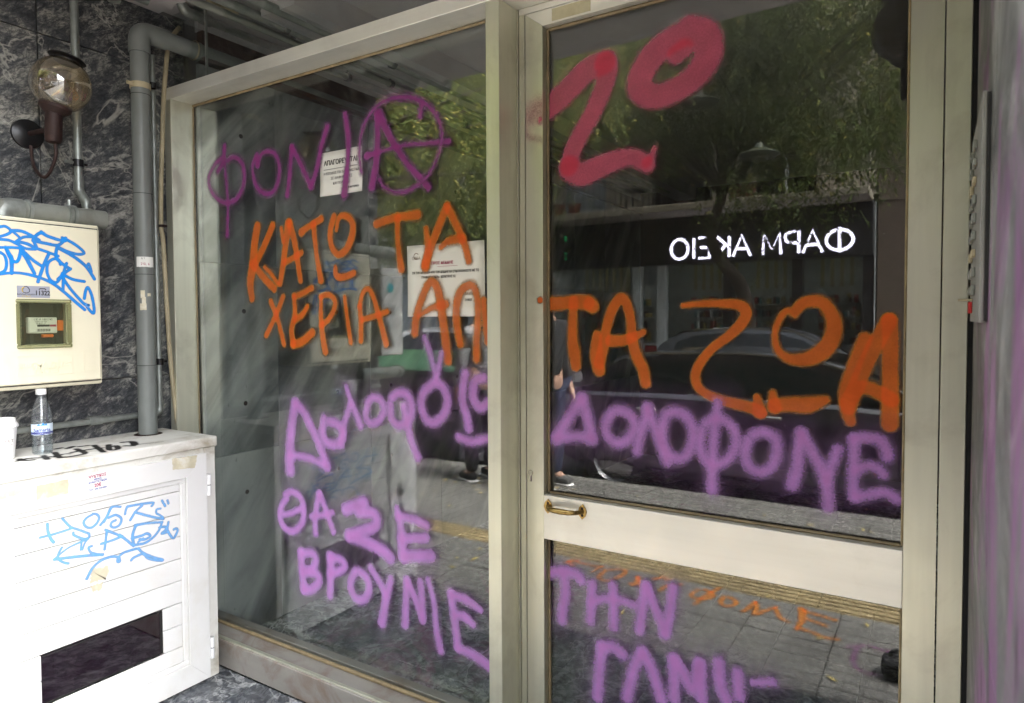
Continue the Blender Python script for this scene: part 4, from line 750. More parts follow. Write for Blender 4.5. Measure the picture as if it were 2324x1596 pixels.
for s, sz, u, w, m in [('C€ M 1801745', .009, .5, .86, ink), ('A0013 CV 001', .006, .42, .72, ink), ('ΟΓΚΟΣ m³', .006, .42, .60, ink)]: text(s, sz, (BX-.0272, my0+(my1-my0)*u, mz0+(mz1-mz0)*w), (0, 1, 0), (0, 0, 1), m, mt)
box('counter_window', ink, mt, BX-.0275, BX-.0270, my0+.025, my0+.062, mz0+.022, mz0+.029, 0); box('counter_window', ink_red, mt, BX-.0275, BX-.0270, my0+.063, my0+.082, mz0+.022, mz0+.029, 0)
b = MB()
for k in range(16): b.box(BX-.0275, BX-.0270, my0+.024+k*.0026, my0+.0248+k*.0026+(.0008 if k % 3 else 0), mz0+.006, mz0+.015)
b.build('bar_code', ink, mt)
box('meter_clip', orange_plastic, gb, BX-.045, BX-.026, my1+.001, my1+.018, mz0+.008, mz1-.010, .002); box('meter_clip', orange_plastic, gb, BX-.045, BX-.030, my0+.042, my0+.075, mz0-.014, mz0-.004, .002)
sy0, sz1_ = onx(v('B', 115, 575), BX)[1], onx(v('B', 115, 575), BX)[2]; sy1, sz0_ = onx(v('B', 345, 660), BX)[1], onx(v('B', 345, 662), BX)[2]
st = box('phone_sticker', greysticker, gb, BX, BX+.0006, sy0, sy1, sz0_, sz1_, 0); sh_ = sz1_-sz0_; sw_ = sy1-sy0
text('11322', .021, (BX+.001, sy0+sw_*.77, sz0_+sh_*.40), (0, 1, 0), (0, 0, 1), ink, st, sx=.85, bold=.0006)
text('διανομή αερίου', .0085, (BX+.001, sy0+sw_*.27, sz0_+sh_*.28), (0, 1, 0), (0, 0, 1), ink, st, sx=.85); text('ΑΤΤΙΚΗΣ', .006, (BX+.001, sy0+sw_*.27, sz0_+sh_*.11), (0, 1, 0), (0, 0, 1), ink_yel, st)
MB().tube([(BX+.001, sy0+sw_*.27+.010*math.cos(a)*(1-.35*math.sin(a)), sz0_+sh_*.68+.011*math.sin(a)) for a in np.linspace(0, 2*math.pi, 10)], .0011, 5).build('logo_mark', ink, st)
MB().tube([(BX+.0012, sy0+sw_*.20+.005*math.cos(a), sz0_+sh_*.66+.008*math.sin(a)) for a in np.linspace(1.2, 4.4, 7)], .0014, 5).build('logo_mark', ink_yel, st)
MB().tube([(BX+.001, sy0+sw_*.66, sz0_+sh_*.72), (BX+.001, sy0+sw_*.70, sz0_+sh_*.80), (BX+.001, sy0+sw_*.84, sz0_+sh_*.80), (BX+.001, sy0+sw_*.88, sz0_+sh_*.72)], .0016, 5).build('telephone_mark', ink, st)
kc = onx(v('B', 607, 710), BX); MB().lathe([(0, .002), (.004, .002), (.0045, 0)], kc, (1, 0, 0), 3).build('triangular_key_lock', ink, gb); MB().lathe([(.005, .001), (.0075, .0015), (.008, 0)], kc, (1, 0, 0), 20).build('lock_ring', cream, gb)
ey0, ey1 = onx(v('B', 125, 1130), BX)[1], onx(v('B', 505, 1130), BX)[1]; ez1, ez0 = onx(v('B', 300, 1060), BX)[2], onx(v('B', 300, 1195), BX)[2]
b = MB()
for a_ in [(ey0, ey1, ez1-.0015, ez1), (ey0, ey1, ez0, ez0+.0015), (ey0, ey0+.0015, ez0, ez1), (ey1-.0015, ey1, ez0, ez1)]: b.box(BX-.0002, BX+.0009, *a_, .0004)
for k, (q0, q1) in enumerate([(v('B', 578, 1028), v('B', 690, 1160))]):
    c0, c1 = onx(q0, BX), onx(q1, BX)
    for a_ in [(c0[1], c1[1], c0[2]-.0015, c0[2]), (c0[1], c1[1], c1[2], c1[2]+.0015), (c0[1], c0[1]+.0015, c1[2], c0[2]), (c1[1]-.0015, c1[1], c1[2], c0[2])]: b.box(BX-.0002, BX+.0009, *a_, .0004)
b.build('embossed_border', cream, gb)
for s, sz, w in [('φυσικό αέριο', .026, .56), ('Α.Ε.ΕΠ. ΑΤΤΙΚΗΣ', .010, .36), ('ΤΗΛ 1133', .018, .18)]: text(s, sz, (BX+.0006, (ey0+ey1)/2, ez0+(ez1-ez0)*w), (0, 1, 0), (0, 0, 1), cream, gb, 'embossed_lettering', .0022)
KB = dict(plane='x', pos=BX+.0014, soft=2.0, cell=.0013, op=.95)
paint('marker_scrawl', gb, sp_blue, [([(-60,185),(0,170),(40,168),(75,200),(40,225),(-40,245)],8), ([(-30,255),(60,262),(120,290),(180,320),(245,325)],8), ([(75,196),(150,200),(220,232),(270,262)],9), ([(80,195),(132,240)],7), ([(112,272),(160,242),(225,240)],8), ([(120,272),(190,288),(250,318),(238,280),(232,250),(270,215),(300,214)],9),
  ([(285,205),(330,235),(440,268),(452,248)],9), ([(228,265),(320,285),(400,297),(447,260)],9), ([(430,245),(500,280),(560,325),(580,352),(540,360),(460,338),(395,305)],8), ([(250,318),(330,345),(402,372)],8), ([(400,300),(386,350),(400,400),(482,460)],9), ([(400,315),(500,370),(580,430),(620,480),(652,530)],9), ([(600,445),(614,425),(632,480)],7),
  ([(0,345),(32,370),(45,420),(35,470),(-5,492)],8), ([(38,310),(62,360),(80,400),(80,492)],[9,13,9]), ([(78,400),(112,412),(132,385),(147,318)],9), ([(145,318),(190,400),(238,492)],[14,9]), ([(-20,312),(75,312),(150,318)],8), ([(175,352),(230,402),(287,440)],9), ([(335,360),(300,440),(262,550)],9),
  ([(417,430),(405,397),(370,392),(332,420),(325,480),(345,532),(385,555),(412,530),(432,490)],8), ([(460,422),(440,490),(435,612)],8), ([(487,460),(440,495),(400,532)],8), ([(440,500),(500,532),(582,548)],8), ([(432,520),(480,590),(540,660),(585,705),(612,712)],8), ([(-10,498),(100,487),(200,500),(300,530),(370,565),(430,610),(500,670),(585,742)],[7,8,9,9]),
  ([(582,665),(592,610),(608,590),(632,640),(648,720),(648,766),(622,750),(592,705)],8)], 'B', label='blue marker tag across the lid', **KB)
# second, grey meter cabinet beside it (mirrored in the panel)
c2a = seen_x(v('E', 1265, 400), -2.50); c2b = seen_x(v('E', 1410, 935), -2.50)
gb2 = empty('electric_cabinet', 'pale grey wall cabinet with a round teal sticker mirrored in the side panel', 'cabinet', (-2.55, -.93, c2b[2]))
box('body', mat('pale_grey_cabinet', (.5, .5, .48), .5), gb2, XL+.002, -2.50, -1.03, -.86, c2b[2], c2a[2], .006); 
tk = seen_x(v('E', 1325, 525), -2.50); MB().lathe([(0, .0008), (.026, .0008), (.026, 0)], (-2.4995, tk[1], tk[2]), (1, 0, 0), 24).build('round_sticker', mat('teal_sticker', (.03, .32, .36), .5), gb2)
MB().tube([(-2.60, -.82, .95), (-2.60, -.82, 1.9)], .022, 14).build('conduit', paintedpipe, gb2)

# ================================================================== WHITE CABINET
CX_ = -2.335; CT = .925; Y0, Y1 = -.93, -.035
cab = empty('white_utility_cabinet', 'white louvred utility cabinet with marker tags standing under the gas meter box', 'cabinet', ((CX_+XL)/2, (Y0+Y1)/2, 0))
top = MB().box(XL+.002, CX_+.006, Y0-.01, Y1+.006, CT-.038, CT, .004).build('countertop', white_worn, cab)
FZ0 = .0
box('side_panel', white_worn, cab, XL+.01, CX_-.002, Y1-.045, Y1, FZ0, CT-.0385, .002); box('side_panel', white_worn, cab, XL+.01, CX_-.002, Y0, Y0+.04, FZ0, CT-.0385, .002)
box('back_panel', dark_gap, cab, XL+.004, XL+.009, Y0+.04, Y1-.045, FZ0, CT-.04, 0)
box('top_rail', white_worn, cab, CX_-.05, CX_-.004, Y0+.0405, Y1-.0455, CT-.075, CT-.0385, .002)
box('plinth', white_worn, cab, CX_-.05, CX_-.004, Y0+.0405, Y1-.0455, 0, .03, .002)
DZ0, DZ1 = .012, .868; DY0, DY1 = Y0+.015, -.083
PZ1 = .792; PZ0 = .093; PY0, PY1 = -.719, -.163
F0, F1 = CX_-.004, CX_+.016
cdr = MB()
cdr.prism([(DY0, DZ1), (DY1, DZ1), (PY1, PZ1), (PY0, PZ1)], 0, F0, F1).prism([(DY1, DZ1-.0006), (DY1, DZ0), (PY1+.0006, PZ0), (PY1+.0006, PZ1-.0004)], 0, F0, F1-.0004).prism([(DY1-.001, DZ0), (DY0, DZ0), (PY0, PZ0-.0005), (PY1, PZ0-.0005)], 0, F0, F1).prism([(DY0, DZ0+.001), (DY0, DZ1-.001), (PY0-.0006, PZ1-.0004), (PY0-.0006, PZ0)], 0, F0, F1-.0003)
dfm = cdr.build('door_frame', white_paint, cab)
b = MB(); i_ = .018
for a_ in [(PY0+.0005, PY1-.0005, PZ1-i_, PZ1-.0005), (PY0+.0005, PY1-.0005, PZ0+.0005, PZ0+i_), (PY0+.0005, PY0+.012, PZ0+i_, PZ1-i_), (PY1-.020, PY1-.0005, PZ0+i_, PZ1-i_)]: b.box(F0, F1-.007, *a_, .003)
b.build('inner_bead', white_paint, cab)
# slats with the dark glass window cut into the lower ones
SYa, SYb = PY0+.0125, PY1-.0205
WYa, WYb = onx(v('M', 228, 1400), CX_)[1], onx(v('M', 895, 1200), CX_)[1]; WZt, WZb = .329, .176
zb = [PZ1-i_]+[onx(v('M', 985, y), CX_)[2] for y in (478, 605, 729, 852, 974, 1097, 1219, 1342)]+[PZ0+i_]
for za, zb_ in zip(zb, zb[1:]):
    zt, z0 = za-.0012, zb_+.0012
    def slat(y0, y1, z0, z1):
        if z1-z0 > .006 and y1-y0 > .004: MB().box(F0, F0+.0085, y0, y1, z0, z1, .0022).build('slat', white_paint, cab)
    if z0 >= WZt or zt <= WZb: slat(SYa, SYb, z0, zt)
    else:
        slat(SYa, WYa-.002, z0, zt); slat(WYb+.002, SYb, z0, zt)
        if zt > WZt+.002: slat(WYa-.0015, WYb+.0015, WZt+.001, zt)
        if z0 < WZb-.002: slat(WYa-.0015, WYb+.0015, z0, WZb-.001)
box('window_pane', winm, cab, F0+.001, F0+.004, WYa, WYb, WZb, WZt, 0)
b = MB()
for a_ in [(WYa, WYb, WZt-.003, WZt), (WYa, WYb, WZb, WZb+.003), (WYb-.009, WYb, WZb+.0035, WZt-.0035)]: b.box(F0+.004, F0+.0075, *a_, .001)
b.build('window_gasket', rubber, cab)
wm_ = onx(v('M', 625, 1320), CX_)[1]; box('inner_post', galv, cab, CX_-.12, CX_-.10, wm_-.13, wm_-.08, .04, .85, .002)
MB().box(XL+.012, XL+.02, Y0+.05, Y1-.05, .03, .5).build('inner_panel', mat('pink_sprayed_panel', (.10, .10, .11), .7, 0, .3, 3, .1, 30, dirt=(.35, .04, .22), dirt_amt=.9, dirt_scale=3), cab)
for zc in (onx(v('M', 1145, 440), CX_)[2], onx(v('M', 1185, 1325), CX_)[2]):
    hg = MB().tube([(F1-.002, DY1+.010, zc-.040), (F1-.002, DY1+.010, zc-.0015)], .0075, 14).tube([(F1-.002, DY1+.010, zc+.0015), (F1-.002, DY1+.010, zc+.040)], .0075, 14).build('hinge', white_plastic, cab)
    MB().tube([(F1-.002, DY1+.010, zc-.0015), (F1-.002, DY1+.010, zc+.0015)], .0065, 12).build('hinge_gap', rubber, hg)
    box('hinge_leaf', white_plastic, hg, F0+.002, F1-.004, DY1+.001, DY1+.014, zc-.04, zc+.04, .001)
kz = seen_x(v('F', 1165, 330), F1)
kb = box('lock_plate', galv, cab, F1, F1+.004, kz[1]-.012, kz[1]+.012, kz[2]-.035, kz[2]+.035, .002); MB().lathe([(0, .022), (.010, .022), (.013, .018), (.012, .010), (.006, .006), (.006, 0)], (F1+.004, kz[1], kz[2]-.012), (1, 0, 0), 20).build('knob', galv, kb)
for zc in (.38, .27): box('latch_plate', white_plastic, cab, F1, F1+.010, -.790, -.757, zc-.045, zc+.045, .004)
# old tape and stickers on the door frame
def patch(name, crop, q, m, parent, X=F1, ragged=.003, label=None):
    P = [onx(v(crop, *p), X) for p in q]; pts = []
    for i in range(len(P)):
        a, c = P[i], P[(i+1) % len(P)]
        for k in range(8): t = k/8; p = a*(1-t)+c*t; pts.append((p[1]+random.uniform(-ragged, ragged)*.4, p[2]+random.uniform(-ragged, ragged)*.4))
    b = MB(); b.prism(pts, 0, X+.0001, X+.0005); o = b.build(name, m, parent)
    if label: o['label'] = label
    return o
patch('tape_residue', 'M', [(200, 450), (378, 412), (378, 490), (200, 530)], sticker_old, cab, label='rectangle of old yellow tape residue')
patch('tape_residue', 'M', [(-60, 490), (135, 455), (120, 492), (-60, 545)], sticker_old, cab)
patch('tape_residue', 'M', [(950, 298), (1090, 280), (1075, 350), (955, 360)], sticker_old, cab)
patch('tape_residue', 'M', [(505, 905), (600, 890), (590, 960), (500, 985)], sticker_old, cab, F0+.0086, .012)
patch('tape_residue', 'M', [(505, 1000), (570, 985), (560, 1025), (500, 1038)], sticker_old, cab, F0+.0086, .012)
ad = patch('service_sticker', 'M', [(470, 408), (598, 376), (606, 452), (482, 484)], paper_m, cab, F1, .001, 'small white service sticker with red and blue print')
ac = onx(v('M', 540, 430), F1+.0008); au = (0, -.035, 1); ar = (0, 1, .035)
for s, sz, dz, m, bo in [('ΨΥΚΤΙΚΟΣ', .0125, .0215, ink_red, .0004), ('SERVICE', .008, .0115, ink_blue, .0002), ('ΚΛΙΜΑΤΙΣΤΙΚΩΝ', .0085, .0035, ink_blue, .0002), ('20€', .016, -.0085, ink_red, .0004), ('ΤΗΛ. 698 3364886', .0085, -.0205, ink_blue, .0001)]:
    text(s, sz, (ac[0], ac[1], ac[2]+dz), ar, au, m, ad, sx=.85, bold=bo)
KC = dict(plane='x', pos=F0+.0094, cell=.0014, op=.85, soft=2.2)
paint('marker_scrawl', cab, sp_lblue, [([(222,735),(300,715),(380,690),(397,680)],5), ([(262,660),(265,700),(280,740),(297,762)],6), ([(345,630),(372,660),(395,682)],5), ([(395,680),(430,690),(470,705),(492,715),(490,735),(460,742),(410,722),(405,708)],5),
  ([(515,605),(480,625),(462,650),(475,675),(505,680),(535,655),(548,625),(535,607),(512,604)],5), ([(555,665),(590,620),(615,568),(665,565)],5), ([(615,570),(598,605),(575,650)],4), ([(600,625),(640,610),(670,630),(660,665),(630,680),(612,670),(618,650),(638,640)],5),
  ([(690,605),(700,570),(720,560),(840,542),(838,560)],5), ([(720,638),(750,590),(785,558)],5), ([(745,595),(800,610),(860,625),(902,632)],5), ([(887,575),(865,580),(864,600),(885,612),(900,625),(885,632)],4), ([(895,530),(901,542)],5), ([(925,530),(930,546)],5), ([(907,550),(912,560)],5),
  ([(298,856),(380,790),(487,742)],4), ([(342,790),(325,820),(320,848),(345,870),(378,878)],5), ([(300,856),(400,843),(500,833),(568,829)],6), ([(452,745),(446,802)],4), ([(455,802),(470,762),(485,742)],4), ([(507,782),(490,790),(500,815),(530,825),(565,830)],5),
  ([(578,800),(585,740),(590,695)],5), ([(583,692),(640,715),(675,730)],5), ([(558,770),(620,750),(675,727)],5), ([(660,720),(700,750),(738,782)],5), ([(738,770),(732,725),(745,680),(757,665)],6), ([(745,667),(820,655),(897,650)],5), ([(728,738),(780,725),(812,712),(830,728),(800,745),(772,745)],5), ([(895,650),(880,690),(850,730),(800,765),(740,776)],5), ([(790,740),(762,760)],4),
  ([(880,680),(912,675),(915,692),(893,712),(930,704)],5), ([(930,650),(925,690),(940,720),(958,738),(980,700),(975,685),(960,690)],5), ([(480,962),(510,905),(560,860),(620,840),(655,845),(662,866),(650,868),(652,848),(680,820),(740,800),(765,795)],[6,5,5]), ([(765,795),(790,820),(850,845),(898,858),(880,862),(820,850),(790,825),(740,845),(725,860)],5)], 'M', label='light blue marker tag across the slats', **KC)
paint('marker_scrawl', cab, sp_black, [([(92,312),(150,298),(200,295),(268,290)],4), ([(105,300),(135,308),(180,306)],5), ([(240,282),(262,302)],5), ([(245,292),(300,285)],4), ([(302,265),(330,292),(350,290)],5), ([(300,290),(345,275),(385,272)],4), ([(310,245),(335,240)],5), ([(375,242),(402,232)],5), ([(372,290),(430,280),(470,268),(420,245)],5), ([(400,264),(480,250),(562,240)],5), ([(440,232),(482,227)],5), ([(520,225),(572,262)],5), ([(600,222),(606,250),(650,246),(640,228),(600,236)],5), ([(682,208),(730,206),(745,222)],6), ([(690,228),(740,228)],4), ([(745,222),(840,212),(900,205)],[2,1])],
  'M', 'z', CT+.0012, soft=2.5, cell=.0016, op=.95, label='black marker tag on the countertop')

# ================================================================== BOTTLE AND CUP
bo = onz((97, 1030), CT); bt = empty('water_bottle', 'small clear plastic water bottle with blue label on the white countertop', 'bottle', (bo[0], bo[1], CT))
hB = onx(v('B', 282, 1290), bo[0])[2]-CT; k = hB/.21; r = .031
prof = [(0, .004), (.020, .002), (.027, .001), (.030, .006), (.0305, .030), (.029, .034), (.0305, .038), (.0305, .052), (.029, .056), (.0308, .060), (.0308, .100), (.029, .104), (.0308, .108), (.0308, .122), (.028, .140), (.021, .163), (.0125, .182), (.0120, .192), (.0145, .194), (.0145, .197), (.0118, .198)]
bt['category'] = 'bottle'
MB().lathe([(a*.97, h*k) for a, h in prof], (bo[0], bo[1], CT+.001), (0, 0, 1), 32).build('bottle_body', petm, bt, 60)
MB().lathe([(0, .007*k)]+[(a*.93, h*k) for a, h in prof[3:13]]+[(0, .108*k)], (bo[0], bo[1], CT+.001), (0, 0, 1), 28).build('water', waterm, bt, 60)
MB().lathe([(.0150, .192*k), (.0155, .193*k), (.0155, .209*k), (.0145, .2105*k), (0, .2105*k)], (bo[0], bo[1], CT+.001), (0, 0, 1), 32).build('cap', white_plastic, bt)
lblm = mat('pale_blue_label', (.62, .72, .82), .4); navy = mat('navy_label_band', (.02, .035, .25), .4); sky_b = mat('blue_label_print', (.03, .25, .62), .4)
vd = math.atan2(CAM[1]-bo[1], CAM[0]-bo[0])
def wrap(z, h, m, name, r_, half=75, par=bt): return curved_label(par, z, h, vd-R_(half), vd+R_(half), m, name, r_, (bo[0], bo[1]))
lb = wrap(CT+.082*k, .036*k, lblm, 'label', .0305, 100); wrap(CT+.0695*k, .009*k, navy, 'label_band', .0307, 100)
rv = (-math.sin(vd), math.cos(vd), 0); fr = (bo[0]+.0312*math.cos(vd), bo[1]+.0312*math.sin(vd))
text('Samaria', .0165, (fr[0], fr[1], CT+.081*k), rv, (0, 0, 1), navy, bt, sx=.9, bold=.0003); text('THE WATER OF CRETAN WHITE MOUNTAINS', .0032, (fr[0], fr[1], CT+.0695*k), rv, (0, 0, 1), white_plastic, bt, sx=.8)
b = MB(); 
for (dx, w_, h_) in [(-.010, .012, .006), (.002, .014, .010), (.010, .010, .007)]:
    c = Vector((fr[0], fr[1], CT+.095*k))+Vector(rv)*dx; b.quad(c-Vector(rv)*w_/2, c+Vector(rv)*w_/2, c+Vector(rv)*.002+Vector((0, 0, h_)), c+Vector((0, 0, h_*.8)))
b.build('mountain_mark', sky_b, bt)
co_ = onz((8, 1042), CT); cu = empty('paper_cup', 'white takeaway paper cup with domed lid at the left end of the countertop', 'cup', (co_[0], co_[1], CT))
hc = onx(v('B', 60, 1490), co_[0])[2]-CT; k2 = hc/.125
MB().lathe([(0, .003), (.028, .003), (.029, 0), (.030, .002), (.0385, .104), (.0395, .106), (.038, .108)], (co_[0], co_[1], CT+.001), (0, 0, 1), 36).build('cup_body', white_plastic, cu, 50)
MB().lathe([(.0400, .100), (.0425, .102), (.0425, .107), (.0405, .110), (.0395, .112), (.0360, .118), (.0345, .128), (.033, .130), (.030, .126), (0, .126)], (co_[0], co_[1], CT+.001), (0, 0, 1), 36).build('lid', white_plastic, cu, 50)
vd = math.atan2(CAM[1]-co_[1], CAM[0]-co_[0]); rv = (-math.sin(vd), math.cos(vd), 0)
def cuptext(s, size, z, ang, m):
    n = len(s)
    for i, ch in enumerate(s):
        if ch == ' ': continue
        a = vd+ang+(i-(n-1)/2)*size*.72/.036; rr = .0305+(z/.104)*.0085+.0006
        text(ch, size, (co_[0]+rr*math.cos(a), co_[1]+rr*math.sin(a), CT+z), (-math.sin(a), math.cos(a), 0), (0, 0, 1), m, cu)
cuptext('SECRET', .0135, .060, .05, ink_grey); cuptext('COFFEE', .004, .049, .5, ink_grey)

# ================================================================== INTERCOM PANEL ON THE RIGHT PIER
ic = empty('intercom_panel', 'wall mounted intercom panel seen edge on with protruding name buttons', 'intercom', (XR, -.22, 1.36))
box('back_plate', mat('off_white_plate', (.24, .235, .21), .5), ic, .052, .0575, -.385, -.06, 1.360, 1.700, .001); box('dark_backing', rubber, ic, .0577, .0618, -.384, -.062, 1.362, 1.698, 0)  # black layer between plate and pier, a dark line along the plate edge
for i in range(9):
    z = 1.655-.030*i
    for y in (-.12, -.22):
        o = box('name_button', cable_m if i % 4 == 2 else paintedpipe, ic, .046, .0515, y-.022, y+.022, z-.008+random.uniform(-.003, .003), z+.006, .001); 
box('red_tag', mat('red_tag', (.5, .02, .02), .5), ic, .046, .0515, -.16, -.13, 1.375, 1.395, .001)
MB().tube([(.051, -.17, 1.398), (.030, -.175, 1.398)], .0022, 8).build('loose_wire', cable_m, ic)

# ================================================================== THE STREET (seen mirrored in the glass)
SO = dict(cell=.006, op=.8, soft=5)
paint('pavement_lettering', pav, sp_orange, [([(345,805),(375,795),(400,800)],9), ([(350,800),(375,825)],8), ([(395,800),(470,820),(542,830)],6), ([(542,830),(480,860)],5), ([(560,850),(520,890),(560,908),(620,895),(672,862),(650,846),(590,846)],8), ([(742,885),(725,930),(700,925)],8), ([(742,885),(752,940)],7), ([(830,900),(880,890),(912,905)],8), ([(860,965),(920,932),(985,932)],8),
  ([(1080,960),(1040,985),(1060,1005),(1130,1010),(1165,985),(1120,960)],9), ([(1200,950),(1110,1000),(1060,1040)],8), ([(1222,1000),(1207,1030),(1230,1050),(1280,1045),(1290,1020),(1250,1002)],9)], 'K', 'm', PAV_Z+.005, label='faded orange sprayed letters on the paving tiles', **SO)
paint('pavement_lettering', pav, sp_orange, [([(120,1055),(150,1035),(195,1000)],10), ([(195,1000),(205,1030),(185,1072),(240,1055),(312,1030)],9), ([(312,1030),(340,1090),(385,1115)],9), ([(470,1040),(472,1100),(438,1160)],[18,8]), ([(480,1050),(560,1075),(668,1105)],9), ([(500,1100),(560,1120),(612,1140)],9), ([(440,1150),(520,1175),(600,1208),(678,1220)],9)], 'L', 'm', PAV_Z+.005, label='last orange sprayed letters on the paving tiles', **SO)
paint('pavement_lettering', pav, sp_mag, [([(740,1265),(850,1258),(930,1280),(1000,1290)],8), ([(800,1270),(772,1340),(792,1390),(860,1420),(930,1430)],9)], 'L', 'm', PAV_Z+.005, cell=.006, op=.5, soft=8, label='faint purple sprayed mark on the paving tiles')
# fallen leaves
V = []; F = []
for i in range(420):
    x = rng.uniform(-6.5, 1.5); y = rng.uniform(-3.45, -0.8) if rng.random() < .75 else rng.uniform(-3.45, -2.9); a = rng.uniform(0, 6.28); L = rng.uniform(.012, .030); w = L*.4; z = PAV_Z+.007
    if x > -2.6 and rng.random() < .6: continue
    c, s_ = math.cos(a), math.sin(a); k0 = len(V)
    for (p, q, h) in [(-L, 0, 0), (0, -w, .003), (L, 0, .004), (0, w, .001)]: V.append((x+p*c-q*s_, y+p*s_+q*c, z+h))
    F.append((k0, k0+1, k0+2, k0+3))
tag(pydata('leaf_litter', V, F, leaflitter), 'scattered dry yellow leaves on the pavement', 'fallen leaves', kind='stuff')

def building(name, label, x0, x1, h, wall, z0=PAV_Z, y=BY, shop=None, floors=4, openings=(), fh=3.05, first=3.72, rail=steel_dark, sh=shutter_m, depth=9, bal=True, mt_=None):
    b_ = empty(name, label, 'building', ((x0+x1)/2, y, z0))
    # wall with real openings: piers and bands
    b = MB(); op = sorted(openings)
    b.box(x0, x1, y-depth, y-.35, first, h)
    if not shop: b.box(x0, x1, y-depth, y-.02, z0, first)
    for f in range(floors):
        zb = first+f*fh; zt = zb+2.25; zn = zb+fh
        if zb > h: break
        b.box(x0, x1, y-.35, y, zt, min(zn, h), .002)
        e = [x0]+[q for o_ in op for q in o_]+[x1]
        for a, c in zip(e[::2], e[1::2]): b.box(a, c, y-.35, y, zb, zt, .002)
    b.build('wall', wall, b_)
    for f in range(floors):
        zb = first+f*fh
        for k, (a, c) in enumerate(op):
            w = box('window', darkwin if (k+f) % 3 else sh, b_, a, c, y-.28, y-.24, zb+.02, zb+2.25, 0)
            box('window_frame', rail if k % 2 else shop_white, w, (a+c)/2-.03, (a+c)/2+.03, y-.24, y-.20, zb+.02, zb+2.24, .002)
            if (k+f) % 3 == 0:
                bb = MB()
                for q in range(18): bb.box(a+.02, c-.02, y-.24, y-.225, zb+.1+q*.118, zb+.19+q*.118)
                tag(bb.build('shutter_slats', sh, w), kind='stuff')
        if bal:
            box('balcony_slab', wall, b_, x0+.05, x1-.05, y, y+1.05, zb-.14, zb, .01)
            bb = MB(); nb = int((x1-x0)/.13)
            for q in range(nb): xx = x0+.1+q*.13; bb.tube([(xx, y+1.0, zb), (xx, y+1.0, zb+.95)], .009, 4, False)
            tag(bb.build('balusters', rail, b_), kind='stuff'); MB().tube([(x0+.06, y+1.0, zb+.96), (x1-.06, y+1.0, zb+.96)], .025, 8).build('handrail', rail, b_)
    return b_
FT = seen_y(v('G', 1100, 1320), BY)[2]
opn = [(-7.9, -6.7), (-5.6, -4.2), (-3.3, -2.1)]
ph = building('apartment_building', 'beige apartment block with balconies above the lit pharmacy across the street', -8.6, -1.03, 16, facade_m, shop=True, openings=opn, first=3.74)
fb = seen_y(v('I', 1000, 365), BY)[2]
box('shop_fascia', fascia_m, ph, -8.5, -1.06, BY-.3, BY+.12, fb, 3.59, .01)
# lit sign
cz_ = (seen_y(v('J', 760, 80), BY+.14)[2]+seen_y(v('J', 760, 220), BY+.14)[2])/2; xa = seen_y(v('J', 760, 150), BY+.14)[0]; xb_ = seen_y(v('I', 1280, 225), BY+.14)[0]
sgn = empty('pharmacy_sign', 'row of lit white capital letters on the black pharmacy fascia', 'shop sign', ((xa+xb_)/2, BY+.13, cz_))
wd = 'ΦΑΡΜΑΚΕΙΟ'; px_ = [1905, 1845, 1790, 1738, 1683, 1642, 1592, 1572, 1542]
px_ = [v('J', 760, 150)[0], v('J', 585, 160)[0], v('J', 455, 160)[0], v('J', 320, 170)[0], v('J', 125, 180)[0], v('J', 10, 180)[0]-1, v('I', 1455, 220)[0]+2, v('I', 1385, 220)[0], v('I', 1280, 225)[0]]
def glyph(ch):
    o_ = [(.5+.48*math.cos(a), .5+.5*math.sin(a)) for a in np.linspace(0, 2*math.pi, 25)]
    return {'Φ': [[(.5+.60*math.cos(a), .5+.46*math.sin(a)) for a in np.linspace(0, 2*math.pi, 25)], [(.5, -.04), (.5, 1.06)]], 'Α': [[(.05, 0), (.5, 1), (.95, 0)], [(.22, .35), (.78, .35)]],
      'Ρ': [[(.2, 0), (.2, 1), (.6, 1), (.82, .9), (.86, .74), (.8, .58), (.6, .48), (.2, .48)]], 'Μ': [[(.05, 0), (.12, 1), (.5, .2), (.88, 1), (.95, 0)]], 'Κ': [[(.2, 0), (.2, 1)], [(.85, 1), (.2, .45)], [(.38, .6), (.88, 0)]],
      'Ε': [[(.8, 1), (.22, 1), (.22, 0), (.8, 0)], [(.22, .52), (.72, .52)]], 'Ι': [[(.5, 0), (.5, 1)]], 'Ο': [o_]}[ch]
for ch, xx in zip(wd, px_):
    p = seen_y((xx, 552), BY+.14); b = MB(); w_, h_ = .40, .44
    for pl in glyph(ch): b.tube([(p[0]-(u-.5)*w_, BY+.15, cz_+(q-.5)*h_) for u, q in pl], .03, 8)
    b.build('letter', sign_light, sgn, 60)
gcx = seen_y(v('I', 432, 235), BY+.4)
gx = empty('pharmacy_cross', 'dim green light cross sign at the left end of the pharmacy fascia', 'shop sign', (gcx[0], BY+.4, gcx[2]))
for (a, c) in [(.28, .08), (.08, .28)]:
    box('cross_arm', blackmetal, gx, gcx[0]-.03, gcx[0]+.03, BY+.4-a, BY+.4+a, gcx[2]-c, gcx[2]+c, .005)
for dz in (-.25, -.12, .2, .27): box('led_row', green_led, gx, gcx[0]+.031, gcx[0]+.036, BY+.36, BY+.44, gcx[2]+dz-.012, gcx[2]+dz+.012, 0)
